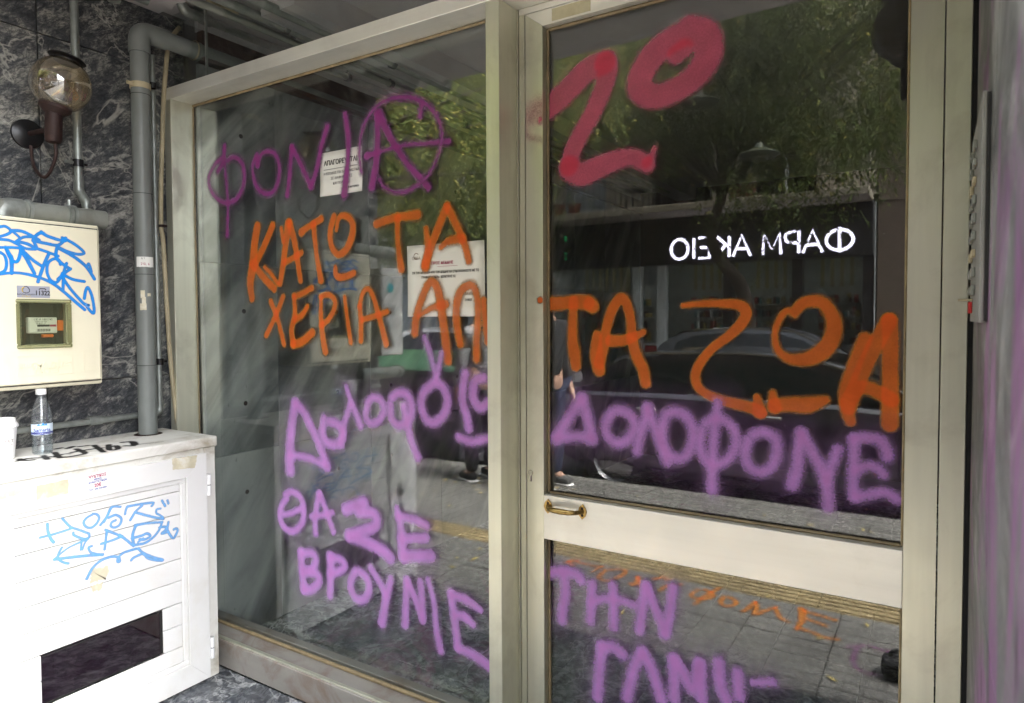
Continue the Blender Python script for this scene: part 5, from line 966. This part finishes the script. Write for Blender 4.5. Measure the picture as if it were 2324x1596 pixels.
# shop front and interior
sx0, sx1 = -8.3, -1.25
for xx in (-8.5, -6.05, -5.45, -3.95, -2.55, -1.25): box('shopfront_pillar', shop_white if xx in (-6.05, -5.45) else fascia_m, ph, xx, xx+.20, BY-.25, BY-.02, PAV_Z, fb, .004)
for a, c in [(-8.3, -6.05), (-5.25, -3.95), (-3.75, -2.55), (-2.35, -1.25)]: box('shop_window', shopglass, ph, a, c, BY-.14, BY-.13, PAV_Z+.25, fb, 0); box('stall_riser', fascia_m, ph, a, c, BY-.2, BY-.06, PAV_Z, PAV_Z+.25, .003)
box('shop_floor', shop_white, ph, sx0-.2, sx1+.2, BY-4.5, BY-.26, PAV_Z-.02, PAV_Z, 0); box('shop_back_wall', shop_white, ph, sx0-.2, sx1+.2, BY-4.6, BY-4.5, PAV_Z, 3.6, 0)
box('shop_ceiling', shop_white, ph, sx0-.2, sx1+.2, BY-4.5, BY-.31, 2.95, 3.0, 0); box('shop_side_wall', shop_white, ph, sx0-.3, sx0-.2, BY-4.5, BY, PAV_Z, 3.6, 0); box('shop_side_wall', shop_white, ph, sx1+.2, sx1+.22, BY-4.5, BY, PAV_Z, 3.6, 0)
for i, (x, y) in enumerate([(a, c) for a in (-7.4, -6.2, -5.0, -3.8, -2.6, -1.6) for c in (BY-1.2, BY-3.0)]):
    MB().lathe([(0, 0), (.10, 0), (.10, .03)], (x, y, 2.915), (0, 0, 1), 12).build('ceiling_spot', spot_light, ph)
boxm = [mat('product_'+n, c, .6) for n, c in [('red', (.35, .04, .04)), ('teal', (.05, .25, .28)), ('white', (.6, .6, .6)), ('dark', (.05, .05, .06)), ('yellow', (.45, .35, .10))]]
for j, (a, c) in enumerate([(-8.2, -6.2), (-5.2, -4.0), (-3.7, -2.6), (-2.3, -1.3)]):
    u = empty('shop_shelving', ['wide shelving with products left of the pharmacy doorway', 'shelving with striped header right of the pharmacy doorway', 'shelving in the middle of the pharmacy', 'shelving at the right end of the pharmacy'][j], 'shelving', ((a+c)/2, BY-1.6, PAV_Z), 'shelving inside the pharmacy')
    yb = BY-1.9; box('back_board', shop_white, u, a, c, yb-.03, yb, PAV_Z, 2.2, .002)
    for k in range(6): box('shelf', shop_white, u, a, c, yb, yb+.32, .15+k*.30, .175+k*.30, .002)
    for mi, mm in enumerate(boxm):
        bb = MB()
        for k in range(6):
            x = a+.05+mi*.07
            while x < c-.1:
                w = random.uniform(.05, .11); 
                if random.random() < .75: bb.box(x, x+w, yb+.08, yb+.28, .176+k*.30, .176+k*.30+random.uniform(.10, .22))
                x += w+random.uniform(.18, .40)
        tag(bb.build('products', mm, u), kind='stuff')
    for k in range(int((c-a)/.2)): box('header_stripe', mat('header_stripe', (.30, .25, .08), .6) if 'header_stripe' not in MATS else MATS['header_stripe'], u, a+.05+k*.2, a+.12+k*.2, yb+.02, yb+.06, 2.05, 2.75, .002)
ct_ = empty('shop_counter', 'low red and white counter inside the pharmacy window', 'counter', (-6.7, BY-1, PAV_Z)); box('body', boxm[2], ct_, -6.0, -5.2, BY-1.0, BY-.6, PAV_Z, .75, .01); box('front_panel', boxm[0], ct_, -5.95, -5.25, BY-.598, BY-.58, .35, .70, .004)
# balcony chair and table, planters
bf = 3.745
def chair(x, y, z, label):
    c = empty('balcony_chair', label, 'chair', (x, y, z), 'furniture on the first floor balcony'); box('seat', steel_dark, c, x-.22, x+.22, y-.22, y+.22, z+.42, z+.46, .01)
    for sx in (-1, 1):
        for sy in (-1, 1): MB().tube([(x+sx*.2, y+sy*.2, z), (x+sx*.19, y+sy*.19, z+.43)], .018, 6).build('leg', steel_dark, c)
    MB().tube(bend([(x+.2, y-.2, z+.44), (x+.24, y-.2, z+.95), (x+.24, y+.2, z+.95), (x+.2, y+.2, z+.44)], .1), .02, 8).build('backrest', steel_dark, c)
cp_ = seen_y(v('G', 985, 1250), BY+.6); chair(cp_[0], BY+.6, bf, 'dark chair on the balcony left of its table')
tb = empty('balcony_table', 'dark small table on the balcony beside the chair', 'table', (cp_[0]+.75, BY+.6, bf)); box('tabletop', steel_dark, tb, cp_[0]+.4, cp_[0]+1.1, BY+.3, BY+.9, bf+.70, bf+.73, .01)
for sx in (.45, 1.05):
    for sy in (.35, .85): box('leg', steel_dark, tb, cp_[0]+sx-.02, cp_[0]+sx+.02, BY+sy-.02, BY+sy+.02, bf, bf+.7, .003)
for i, px in enumerate([v('H', 255, 1245)[0], v('H', 335, 1245)[0], v('G', 500, 1330)[0], v('G', 600, 1330)[0]]):
    p = seen_y((px, 480), BY+.85); o = MB().lathe([(0, 0), (.10, 0), (.15, .22), (.16, .25), (.13, .25), (.12, .20), (0, .20)], (p[0], BY+.85, bf), (0, 0, 1), 16).build('flower_pot', terracotta); tag(o, ['terracotta pot right of the tree trunk on the balcony', 'terracotta pot rightmost on the balcony', 'terracotta pot leftmost on the balcony', 'terracotta pot second from the left on the balcony'][i], 'flower pot', 'pots on the balcony')
building('pale_apartment_building', 'pale apartment block with grey shutters farther left across the street', -32, -8.66, 15, facade2_m, shop=None, openings=[(a, a+1.5) for a in np.arange(-31, -10, 2.6)], first=3.6)
building('brown_building', 'plain brown rendered building right of the pharmacy', -1.0, 14, 13, facade3_m, shop=None, openings=[(2.5, 3.9), (6, 7.4), (9.5, 11)], first=3.6, bal=False)
for k, (a, c) in enumerate([(-31, -27), (-26, -22), (-21, -17), (-16, -12.6), (-12, -9.2)]):
    o = empty('shop_shutter', ['', 'second', 'third', 'fourth', 'fifth'][k] + ' closed roller shutter counted from the far left under the pale block' if k else 'leftmost closed roller shutter under the pale block', 'roller shutter', ((a+c)/2, BY, PAV_Z), 'closed shop shutters across the street')
    for q in range(22): box('slat', shutter_m, o, a, c, BY-.015, BY+.012, PAV_Z+.02+q*.125, PAV_Z+.14+q*.125, .003)

# ---- trees
def leaf_mat():
    t = NT('street_tree_leaves'); a = t.n('ShaderNodeAttribute'); a.attribute_name = 'leafvar'
    col = t.ramp(a.outputs['Fac'], [(0.0, (.055, .075, .032)), (.45, (.13, .165, .065)), (.75, (.23, .26, .09)), (.92, (.38, .35, .10)), (1.0, (.46, .39, .11))])
    d = t.n('ShaderNodeBsdfDiffuse'); t.l(col, d.inputs[0]); tr = t.n('ShaderNodeBsdfTranslucent'); t.l(col, tr.inputs[0]); m = t.n('ShaderNodeMixShader'); m.inputs[0].default_value = .35
    t.l(d.outputs[0], m.inputs[1]); t.l(tr.outputs[0], m.inputs[2]); return t.end(m.outputs[0])
leafm = leaf_mat()
def tree(label, base, forks, crowns, nbr, leaf=.045, r0=.13, mids=None, yellow=.2):
    bx, by, bz = base; t = empty('street_tree', label, 'tree', base, 'street trees')
    fk = forks
    tp_ = smooth_path([(bx, by, bz)]+(mids or [(bx+(fk[0]-bx)*.4+.05, by, bz+(fk[2]-bz)*.45)])+[fk], 4); b = MB(); b.tube(tp_, list(np.linspace(r0*1.25, r0*.8, len(tp_))), 12)
    b.build('trunk', bark_m, t, 80)
    tips = []
    for (cx, cy, cz, rx, ry, rz) in crowns:
        for k in range(5):
            a = random.uniform(0, 6.28); tip = Vector((cx+rx*.6*math.cos(a), cy+ry*.6*math.sin(a), cz+rz*random.uniform(-.3, .6))); f = Vector(fk); mid = (f+tip)/2+Vector((random.uniform(-.3, .3), random.uniform(-.3, .3), .25)); tips.append((f, mid, tip))
    for f, m_, tp in tips: MB().tube(smooth_path([f, m_, tp], 4), list(np.linspace(r0*.5, .012, 9)), 7).build('limb', bark_m, t, 80)
    # drooping sprays of leaflets in clumps
    tot = sum(c[3]*c[4]*c[5] for c in crowns); VV = []; LV = []
    for (cx, cy, cz, rx, ry, rz) in crowns:
        n = int(nbr*rx*ry*rz/tot); ncl = max(8, n//45); ctr = rng.normal(size=(ncl, 3)); ctr /= np.linalg.norm(ctr, axis=1)[:, None]; ctr *= rng.uniform(.25, 1.0, (ncl, 1))**.5
        ctr = ctr*[rx, ry, rz]+[cx, cy, cz]; tone = rng.normal(0, .13, ncl); ci = rng.integers(0, ncl, n); p0 = ctr[ci]+rng.normal(0, 1, (n, 3))*[.36, .36, .26]
        az = rng.uniform(0, 6.28, n); nl = 12; Ln = rng.uniform(.18, .36, n)*(leaf/.045)**.5
        for j in range(nl):
            s = (j+1)/nl; d = np.stack([np.cos(az), np.sin(az), -.35-1.1*s*np.ones(n)], 1); c = p0+d*(Ln*s)[:, None]*[1, 1, .8]
            side = 1 if j % 2 else -1; u = np.stack([-np.sin(az)*side, np.cos(az)*side, rng.uniform(-.9, -.1, n)], 1); u += .5*d; u /= np.linalg.norm(u, axis=1)[:, None]
            w = np.cross(u, rng.normal(size=(n, 3))); w /= np.linalg.norm(w, axis=1)[:, None]; L = (leaf*rng.uniform(.7, 1.2, n))[:, None]
            q = np.stack([c, c+u*L*.5+w*L*.19, c+u*L, c+u*L*.5-w*L*.19], 1); VV.append(q.reshape(-1, 3)); LV.append(np.repeat(np.clip(.38+tone[ci]+rng.normal(0, .12, n)+(rng.random(n) < yellow)*.4, 0, 1), 4))
    V = np.vstack(VV); F = np.arange(len(V)).reshape(-1, 4); o = pydata('crown', V, F, leafm, t); at = o.data.attributes.new('leafvar', 'FLOAT', 'POINT'); at.data.foreach_set('value', np.concatenate(LV).astype(np.float32))
    return t
ty_ = -9.8; tb_ = seen_y((1712, 750), ty_); tf = seen_y((1640, 440), ty_); tmid = [tuple(seen_y(q, ty_)) for q in ((1690, 675), (1642, 600), (1614, 540))]
tree('forked street tree whose dark trunk stands before the lit pharmacy sign', (tb_[0], ty_, PAV_Z), (tf[0], ty_, tf[2]), [(-4.4, -9.5, 6.1, 2.6, 1.7, 1.9), (-2.3, -9.3, 5.3, 1.3, 1.3, 1.1), (-6.6, -9.6, 6.3, 1.9, 1.6, 1.7), (-1.3, -9.2, 5.7, 1.9, 1.5, 2.1), (-2.0, -9.0, 3.5, .9, .7, .5)], 11500, .085, .10, tmid, yellow=.12)
tree('street tree with low drooping branches left of the pharmacy', (-9.4, -10.6, PAV_Z), (-9.0, -10.4, 2.4), [(-8.9, -9.9, 5.0, 2.3, 2.0, 2.0), (-7.7, -9.6, 3.0, 1.0, 1.0, .55), (-11.5, -10, 6.0, 2.4, 2, 2.4)], 6500, .08, .13, yellow=.15)
tree('near street tree with bright yellow green foliage hanging over the parked cars', (-8.6, -3.9, PAV_Z), (-8.2, -4.1, 2.5), [(-5.7, -5.3, 3.55, 1.5, 1.3, 1.25), (-7.6, -5.4, 4.6, 1.8, 1.6, 1.7), (-5.2, -6.6, 4.9, 1.6, 1.4, 1.3), (-7.4, -6.3, 3.0, 1.2, .9, .6)], 8000, .055, .12, yellow=.4)
tree('unseen street tree added at the near kerb to shade the road from above', (3.2, -3.9, PAV_Z), (2.8, -4.2, 2.8), [(2.2, -5.6, 6.4, 2.4, 2.2, 1.6), (-.6, -7.0, 6.6, 1.7, 1.6, 1.0)], 4000, .055, .13, yellow=.15)  # unseen tree, put in for the shade of its crown

# ---- hanging street lights
for q, lab in [(v('G', 1370, 630), 'flat round street light hanging lower left of the red ring'), (v('H', 400, 950), 'flat round street light hanging right of the tree fork')]:
    p = seen_y(q, -8.0); s = empty('street_light', lab, 'street light', tuple(p), 'hanging street lights')
    MB().lathe([(0, -.05), (.20, -.045), (.27, 0), (.27, .015), (.14, .07), (.07, .10), (.05, .16), (0, .16)], p, (0, 0, 1), 28).build('lamp_head', mat('grey_green_enamel', (.07, .085, .055), .35) if 'grey_green_enamel' not in MATS else MATS['grey_green_enamel'], s)
    MB().lathe([(0, -.075), (.15, -.065), (.19, -.046)], p, (0, 0, 1), 24).build('lens', acryl, s)
    MB().tube([(p[0]+.2, -1.08, p[2]+.9), (p[0], p[1], p[2]+.17), (p[0]-.1, BY, p[2]+.8)], .006, 6).build('span_cable', rubber, s)

# ---- cars
def car(name, label, x, y, z, paint_m, flip=1, L=4.2, H=1.42, Wd=1.74, group='cars parked along the street'):
    c = empty(name, label, 'car', (x, y, z), group); X = lambda u: x+u*flip
    st = [(-L/2, .55, .80, .80), (-L/2+.10, .30, .93, .90), (-L/2+.5, .22, .96, .98), (-.9, .20, .97, 1.0), (.5, .20, .96, 1.0), (L/2-1.15, .20, .93, 1.0), (L/2-.75, .22, .86, .98), (L/2-.25, .26, .76, .92), (L/2, .40, .62, .80)]
    bm = bmesh.new(); rings = []
    for (u, zb, zt, wf) in st:
        w = Wd/2*wf; prof = [(-w*.9, zb), (-w, zb+.12), (-w*1.0, (zb+zt)/2), (-w*.97, zt-.06), (-w*.88, zt), (0, zt+.03), (w*.88, zt), (w*.97, zt-.06), (w, (zb+zt)/2), (w, zb+.12), (w*.9, zb)]
        rings.append([bm.verts.new((X(u), y+a, z+b_)) for a, b_ in prof])
    for a, b_ in zip(rings, rings[1:]):
        n = len(a)
        for k in range(n): bm.faces.new((a[k], a[(k+1) % n], b_[(k+1) % n], b_[k]))
    bm.faces.new(rings[0]); bm.faces.new(rings[-1][::-1])
    mb = MB(); mb.bm.free(); mb.bm = bm; body = mb.build('body', paint_m, c, 50)
    zb = .93; pts = [(-L/2+.28, zb), (-L/2+.42, H-.28), (-L/2+.75, H-.06), (-L/2+1.5, H), (.15, H-.01), (.55, H-.09), (1.35, zb)]; tp = 1.0
    def hw(h): return Wd/2*.90-(h-zb)*.42
    b = MB(); A = [b.bm.verts.new((X(u), y-hw(h), z+h)) for u, h in pts]; B = [b.bm.verts.new((X(u), y+hw(h), z+h)) for u, h in pts]
    b.bm.faces.new(A); b.bm.faces.new(B[::-1])
    for i in range(len(pts)-1): b.bm.faces.new((A[i], A[i+1], B[i+1], B[i]))
    b.bm.faces.new((A[-1], A[0], B[0], B[-1])); bmesh.ops.bevel(b.bm, geom=[e for e in b.bm.edges if abs(e.verts[0].co.y-e.verts[1].co.y) < .3], offset=.04, segments=3, affect='EDGES')
    b.build('cabin', paint_m, c, 50)
    def glass(pl, nm='side_window'):
        for s in (-1, 1):
            b = MB(); vs = []
            for e in (.008, -.004): vs.append([b.bm.verts.new((X(u), y+s*(hw(h)+e), z+h)) for u, h in pl])
            n = len(pl); b.bm.faces.new(vs[0]); b.bm.faces.new(vs[1][::-1])
            for i in range(n): b.bm.faces.new((vs[0][i], vs[0][(i+1) % n], vs[1][(i+1) % n], vs[1][i]))
            b.build(nm, carglass, c)
    glass([(-L/2+.62, zb+.05), (-L/2+.72, H-.22), (-L/2+1.0, H-.12), (-.72, H-.09), (-.72, zb+.05)]); glass([(-.66, zb+.05), (-.66, H-.09), (.10, H-.10), (.42, H-.18), (1.02, zb+.05)])
    def slope(u0, h0, u1, h1, nm):
        n_ = Vector((-(h1-h0)*flip, 0, (u1-u0))).normalized()*(.008 if (u1-u0) > 0 else -.008); b = MB(); q = []
        for e in (1, -.3): q.append([b.bm.verts.new(Vector((X(u), y+s*(hw(h)-.07), z+h))+Vector((abs(n_.x)*(1 if nm == 'windscreen' else -1)*flip, 0, abs(n_.z)))*e) for u, h, s in [(u0, h0, -1), (u0, h0, 1), (u1, h1, 1), (u1, h1, -1)]])
        b.bm.faces.new(q[0]); b.bm.faces.new(q[1][::-1])
        for i in range(4): b.bm.faces.new((q[0][i], q[0][(i+1) % 4], q[1][(i+1) % 4], q[1][i]))
        b.build(nm, carglass, c)
    slope(.60, H-.11, 1.30, zb+.04, 'windscreen'); slope(-L/2+.42, H-.30, -L/2+.70, H-.09, 'rear_window')
    for s in (-1, 1):
        MB().tube([(X(-L/2+.95), y+s*(hw(H)+.01), z+H-.035), (X(-.3), y+s*(hw(H)+.012), z+H-.015), (X(.30), y+s*(hw(H)+.03), z+H-.06), (X(1.25), y+s*(hw(zb)-.02), z+zb+.06)], .012, 6).build('roof_rail', chrome, c)
        for u in (-L/2+.78, L/2-.82):
            wh = MB().lathe([(.20, -.10), (.30, -.10), (.32, -.07), (.32, .07), (.30, .10), (.20, .10)], (X(u), y+s*(Wd/2-.10), z+.32), (0, 1, 0), 28).build('wheel', tyre_m, c)
            MB().lathe([(0, .06), (.05, .07), (.19, .05), (.21, .085)], (X(u), y+s*(Wd/2-.10), z+.32), (0, s, 0), 10).build('rim', rim_m, wh)
        MB().tube([(X(.95), y+s*(Wd/2-.05), z+zb+.05), (X(.98), y+s*(Wd/2+.09), z+zb+.10), (X(.98), y+s*(Wd/2+.16), z+zb+.10)], [.02, .055, .06], 8).build('wing_mirror', paint_m, c)
        box('headlight', chrome, c, X(L/2-.16)-.06, X(L/2-.16)+.06, y+s*.55-.14, y+s*.55+.14, z+.60, z+.72, .02); box('tail_light', boxm[0], c, X(-L/2+.1)-.06, X(-L/2+.1)+.05, y+s*.62-.12, y+s*.62+.12, z+.68, z+.86, .02)
        box('door_handle', chrome, c, X(.0)-.09, X(.0)+.09, y+s*(Wd/2)-.01, y+s*(Wd/2)+.025, z+.80, z+.83, .005); box('door_handle', chrome, c, X(-1.05)-.09, X(-1.05)+.09, y+s*(Wd/2)-.01, y+s*(Wd/2)+.025, z+.80, z+.83, .005)
    return c
car('parked_car', 'black hatchback parked at the near kerb', -1.15, -4.76, ROAD_Z, carblack, 1, 4.3, 1.34)
car('parked_car', 'graphite car parked across the street in front of the pharmacy', -2.1, -9.4, ROAD_Z, cargrey, 1, 4.3, 1.48)
car('parked_car', 'white car parked across the street farther left', -8.0, -9.4, ROAD_Z, carwhite, 1, 4.2, 1.46)
car('parked_car', 'dark car parked across the street at the far right', 3.4, -9.4, ROAD_Z, carblack, 1, 4.3, 1.45)

# ---- rubbish container
dq = seen_z(v('F', 1400, 260), ROAD_Z); bx0, bx1, byc = -5.4, -4.05, -4.15
bn = empty('rubbish_container', 'large dark wheeled rubbish container with a green lid at the kerb', 'rubbish container', ((bx0+bx1)/2, byc, ROAD_Z))
b = MB(); A = [(bx0+.12, byc-.38), (bx1-.12, byc-.38), (bx1-.12, byc+.38), (bx0+.12, byc+.38)]; B = [(bx0, byc-.5), (bx1, byc-.5), (bx1, byc+.5), (bx0, byc+.5)]
va = [b.bm.verts.new((p[0], p[1], ROAD_Z+.18)) for p in A]; vb = [b.bm.verts.new((p[0], p[1], ROAD_Z+1.05)) for p in B]
b.bm.faces.new(va); b.bm.faces.new(vb)
for i in range(4): b.bm.faces.new((va[i], va[(i+1) % 4], vb[(i+1) % 4], vb[i]))
b.build('tub', bin_dark, bn); box('rim', bin_dark, bn, bx0-.04, bx1+.04, byc-.54, byc+.54, ROAD_Z+1.04, ROAD_Z+1.10, .01)
MB().prism([(byc-.54, ROAD_Z+1.10), (byc+.54, ROAD_Z+1.10), (byc+.50, ROAD_Z+1.16), (byc+.25, ROAD_Z+1.27), (byc-.25, ROAD_Z+1.27), (byc-.50, ROAD_Z+1.16)], 0, bx0-.02, bx1+.02).build('lid', bin_green, bn)
for sx in (bx0+.2, bx1-.2):
    for sy in (-.3, .3): MB().lathe([(0, -.03), (.09, -.03), (.09, .03), (0, .03)], (sx, byc+sy, ROAD_Z+.09), (1, 0, 0), 14).build('wheel', tyre_m, bn)

# ---- people
def skin_chain(name, V, E, Rr, m, parent, sub=2, root=0):
    me = bpy.data.meshes.new(name); off = wloc(parent); me.from_pydata([Vector(p)-off for p in V], E, []); o = bpy.data.objects.new(name, me); COL.objects.link(o)
    s = o.modifiers.new('skin', 'SKIN'); s.use_smooth_shade = True
    for i, r in enumerate(Rr): me.skin_vertices[0].data[i].radius = (r, r) if not isinstance(r, tuple) else r
    me.skin_vertices[0].data[root].use_root = True
    q = o.modifiers.new('sub', 'SUBSURF'); q.levels = sub; q.render_levels = sub
    dg = bpy.context.evaluated_depsgraph_get(); m2 = bpy.data.meshes.new_from_object(o.evaluated_get(dg)); bpy.data.objects.remove(o); m2.name = name; m2.materials.clear(); m2.shade_smooth()
    return link(name, m2, m, parent)
def person(label, x, y, z, face, shirt, trousers, shoes, h=1.76, stripes=None):
    p = empty('person', label, 'person', (x, y, z)); f = Vector((math.cos(face), math.sin(face), 0)); s = Vector((-math.sin(face), math.cos(face), 0)); k = h/1.76
    P = lambda a, b_, c: Vector((x, y, z))+(f*a+s*b_)*k+Vector((0, 0, c*k))
    V = [P(0, 0, .98), P(0, 0, 1.15), P(0, 0, 1.36), P(.005, 0, 1.48), P(.015, 0, 1.55), P(.025, 0, 1.64), P(.02, 0, 1.71)]; E = [(0, 1), (1, 2), (2, 3), (3, 4), (4, 5), (5, 6)]; R = [.12, .115, .125, .065, .055, .085, .06]
    for sd in (1, -1):
        b0 = len(V); V += [P(.0, sd*.19, 1.42), P(-.02, sd*.23, 1.14), P(.08, sd*.22, .90), P(.11, sd*.21, .82)]; R += [.055, .042, .032, .030]; E += [(2, b0), (b0, b0+1), (b0+1, b0+2), (b0+2, b0+3)]
        for q in range(4): 
            b1 = len(V); V += [P(.12+.012*q, sd*.205+.0, .775-.004*q), P(.115+.02*q, sd*.19, .725+.008*abs(q-1))]; R += [.0095, .008]; E += [(b0+3, b1), (b1, b1+1)]
        b1 = len(V); V += [P(.15, sd*.19, .80), P(.165, sd*.175, .765)]; R += [.010, .009]; E += [(b0+3, b1), (b1, b1+1)]
        b0 = len(V); V += [P(0, sd*.09, .90), P(.02, sd*.11, .50), P(-.01, sd*.12, .10), P(.14, sd*.13, .035)]; R += [.095, .06, .042, .035]; E += [(0, b0), (b0, b0+1), (b0+1, b0+2), (b0+2, b0+3)]
    skin_chain('body', V, E, R, skin_m, p)
    V = [P(0, 0, .93), P(0, 0, 1.15), P(0, 0, 1.36), P(0, 0, 1.46)]; E = [(0, 1), (1, 2), (2, 3)]; R = [.150, .140, .150, .085]
    for sd in (1, -1):
        b0 = len(V); V += [P(.0, sd*.20, 1.42), P(-.02, sd*.235, 1.14), P(.08, sd*.225, .90)]; R += [.078, .062, .052]; E += [(2, b0), (b0, b0+1), (b0+1, b0+2)]
    skin_chain('jacket', V, E, R, shirt, p)
    V = [P(0, 0, .98)]; E = []; R = [.145]
    for sd in (1, -1):
        b0 = len(V); V += [P(0, sd*.09, .88), P(.02, sd*.11, .50), P(-.01, sd*.12, .08)]; R += [.115, .08, .065]; E += [(0, b0), (b0, b0+1), (b0+1, b0+2)]
    skin_chain('trousers', V, E, R, trousers, p)
    for sd in (1, -1):
        sh = skin_chain('shoe', [P(-.06, sd*.12, .05), P(.06, sd*.125, .05), P(.17, sd*.13, .04)], [(0, 1), (1, 2)], [.048, .05, .042], shoes, p)
        MB().box(-.125, .125, -.045, .045, 0, .022, .01).build('sole', white_plastic, sh); so = sh.children[0]; 
        so.matrix_local = Matrix.Translation(P(.055, sd*.125, .0)-wloc(p)) @ Matrix.Rotation(face, 4, 'Z')
        me = so.data; me.transform(Matrix.Translation(wloc(sh)))
    hc_ = P(.015, 0, 1.69)
    MB().lathe([(0, .075), (.05, .065), (.083, .02), (.088, -.03), (.08, -.08)], hc_+f*-.012, (0, 0, 1), 20).build('hair', hair_m, p, 80)
    for sd in (1, -1):
        MB().lathe([(0, .006), (.009, .004), (.011, 0)], P(.108, sd*.032, 1.645), tuple(f), 10).build('eye', white_plastic, p); MB().lathe([(0, .012), (.014, .008), (.022, 0)], P(.02, sd*.088, 1.635), tuple(s*sd), 10).build('ear', skin_m, p)
    MB().tube([P(.105, 0, 1.65), P(.130, 0, 1.61)], [.008, .014], 8).build('nose', skin_m, p); MB().tube([P(.108, -.022, 1.578), P(.114, 0, 1.576), P(.108, .022, 1.578)], .005, 6).build('mouth', boxm[0], p)
    return p
def check_cloth():
    t = NT('black_white_check_cloth'); w = t.n('ShaderNodeTexChecker'); w.inputs['Scale'].default_value = 55; t.l(t.coord(), w.inputs[0]); return t.end(t.pr(t.mix(w.outputs['Fac'], (.03, .03, .035), (.35, .35, .36)), .9))
q1 = seen_z((1262, 1108), PAV_Z); person('person in black jacket and dark jeans standing at the kerb by the parked car', q1[0]-.10, q1[1]-.02, PAV_Z, R_(10), cloth_black, cloth_navy, shoe_m)
q2 = seen_z((1092, 1085), PAV_Z); person('person in checked grey shirt and black trousers on the pavement', q2[0]+.04, q2[1], PAV_Z, R_(200), check_cloth(), cloth_black, cloth_black, 1.7)
bq = seen_z((2018, 1535), PAV_Z)  # dark shape of unknown kind, modelled as a bag
bag = empty('dark_shape_bag', 'unidentified dark shape modelled as a small black bag on the pavement at the lower right of the door glass', 'bag', tuple(bq))
MB().box(bq[0]-.03, bq[0]+.14, bq[1]-.06, bq[1]+.06, PAV_Z+.006, PAV_Z+.085, .035, 3).build('bag_body', cloth_black, bag); MB().tube(bend([(bq[0], bq[1], PAV_Z+.08), (bq[0]+.01, bq[1], PAV_Z+.11), (bq[0]+.09, bq[1], PAV_Z+.11), (bq[0]+.10, bq[1], PAV_Z+.08)], .03), .008, 8).build('handle', cloth_black, bag)
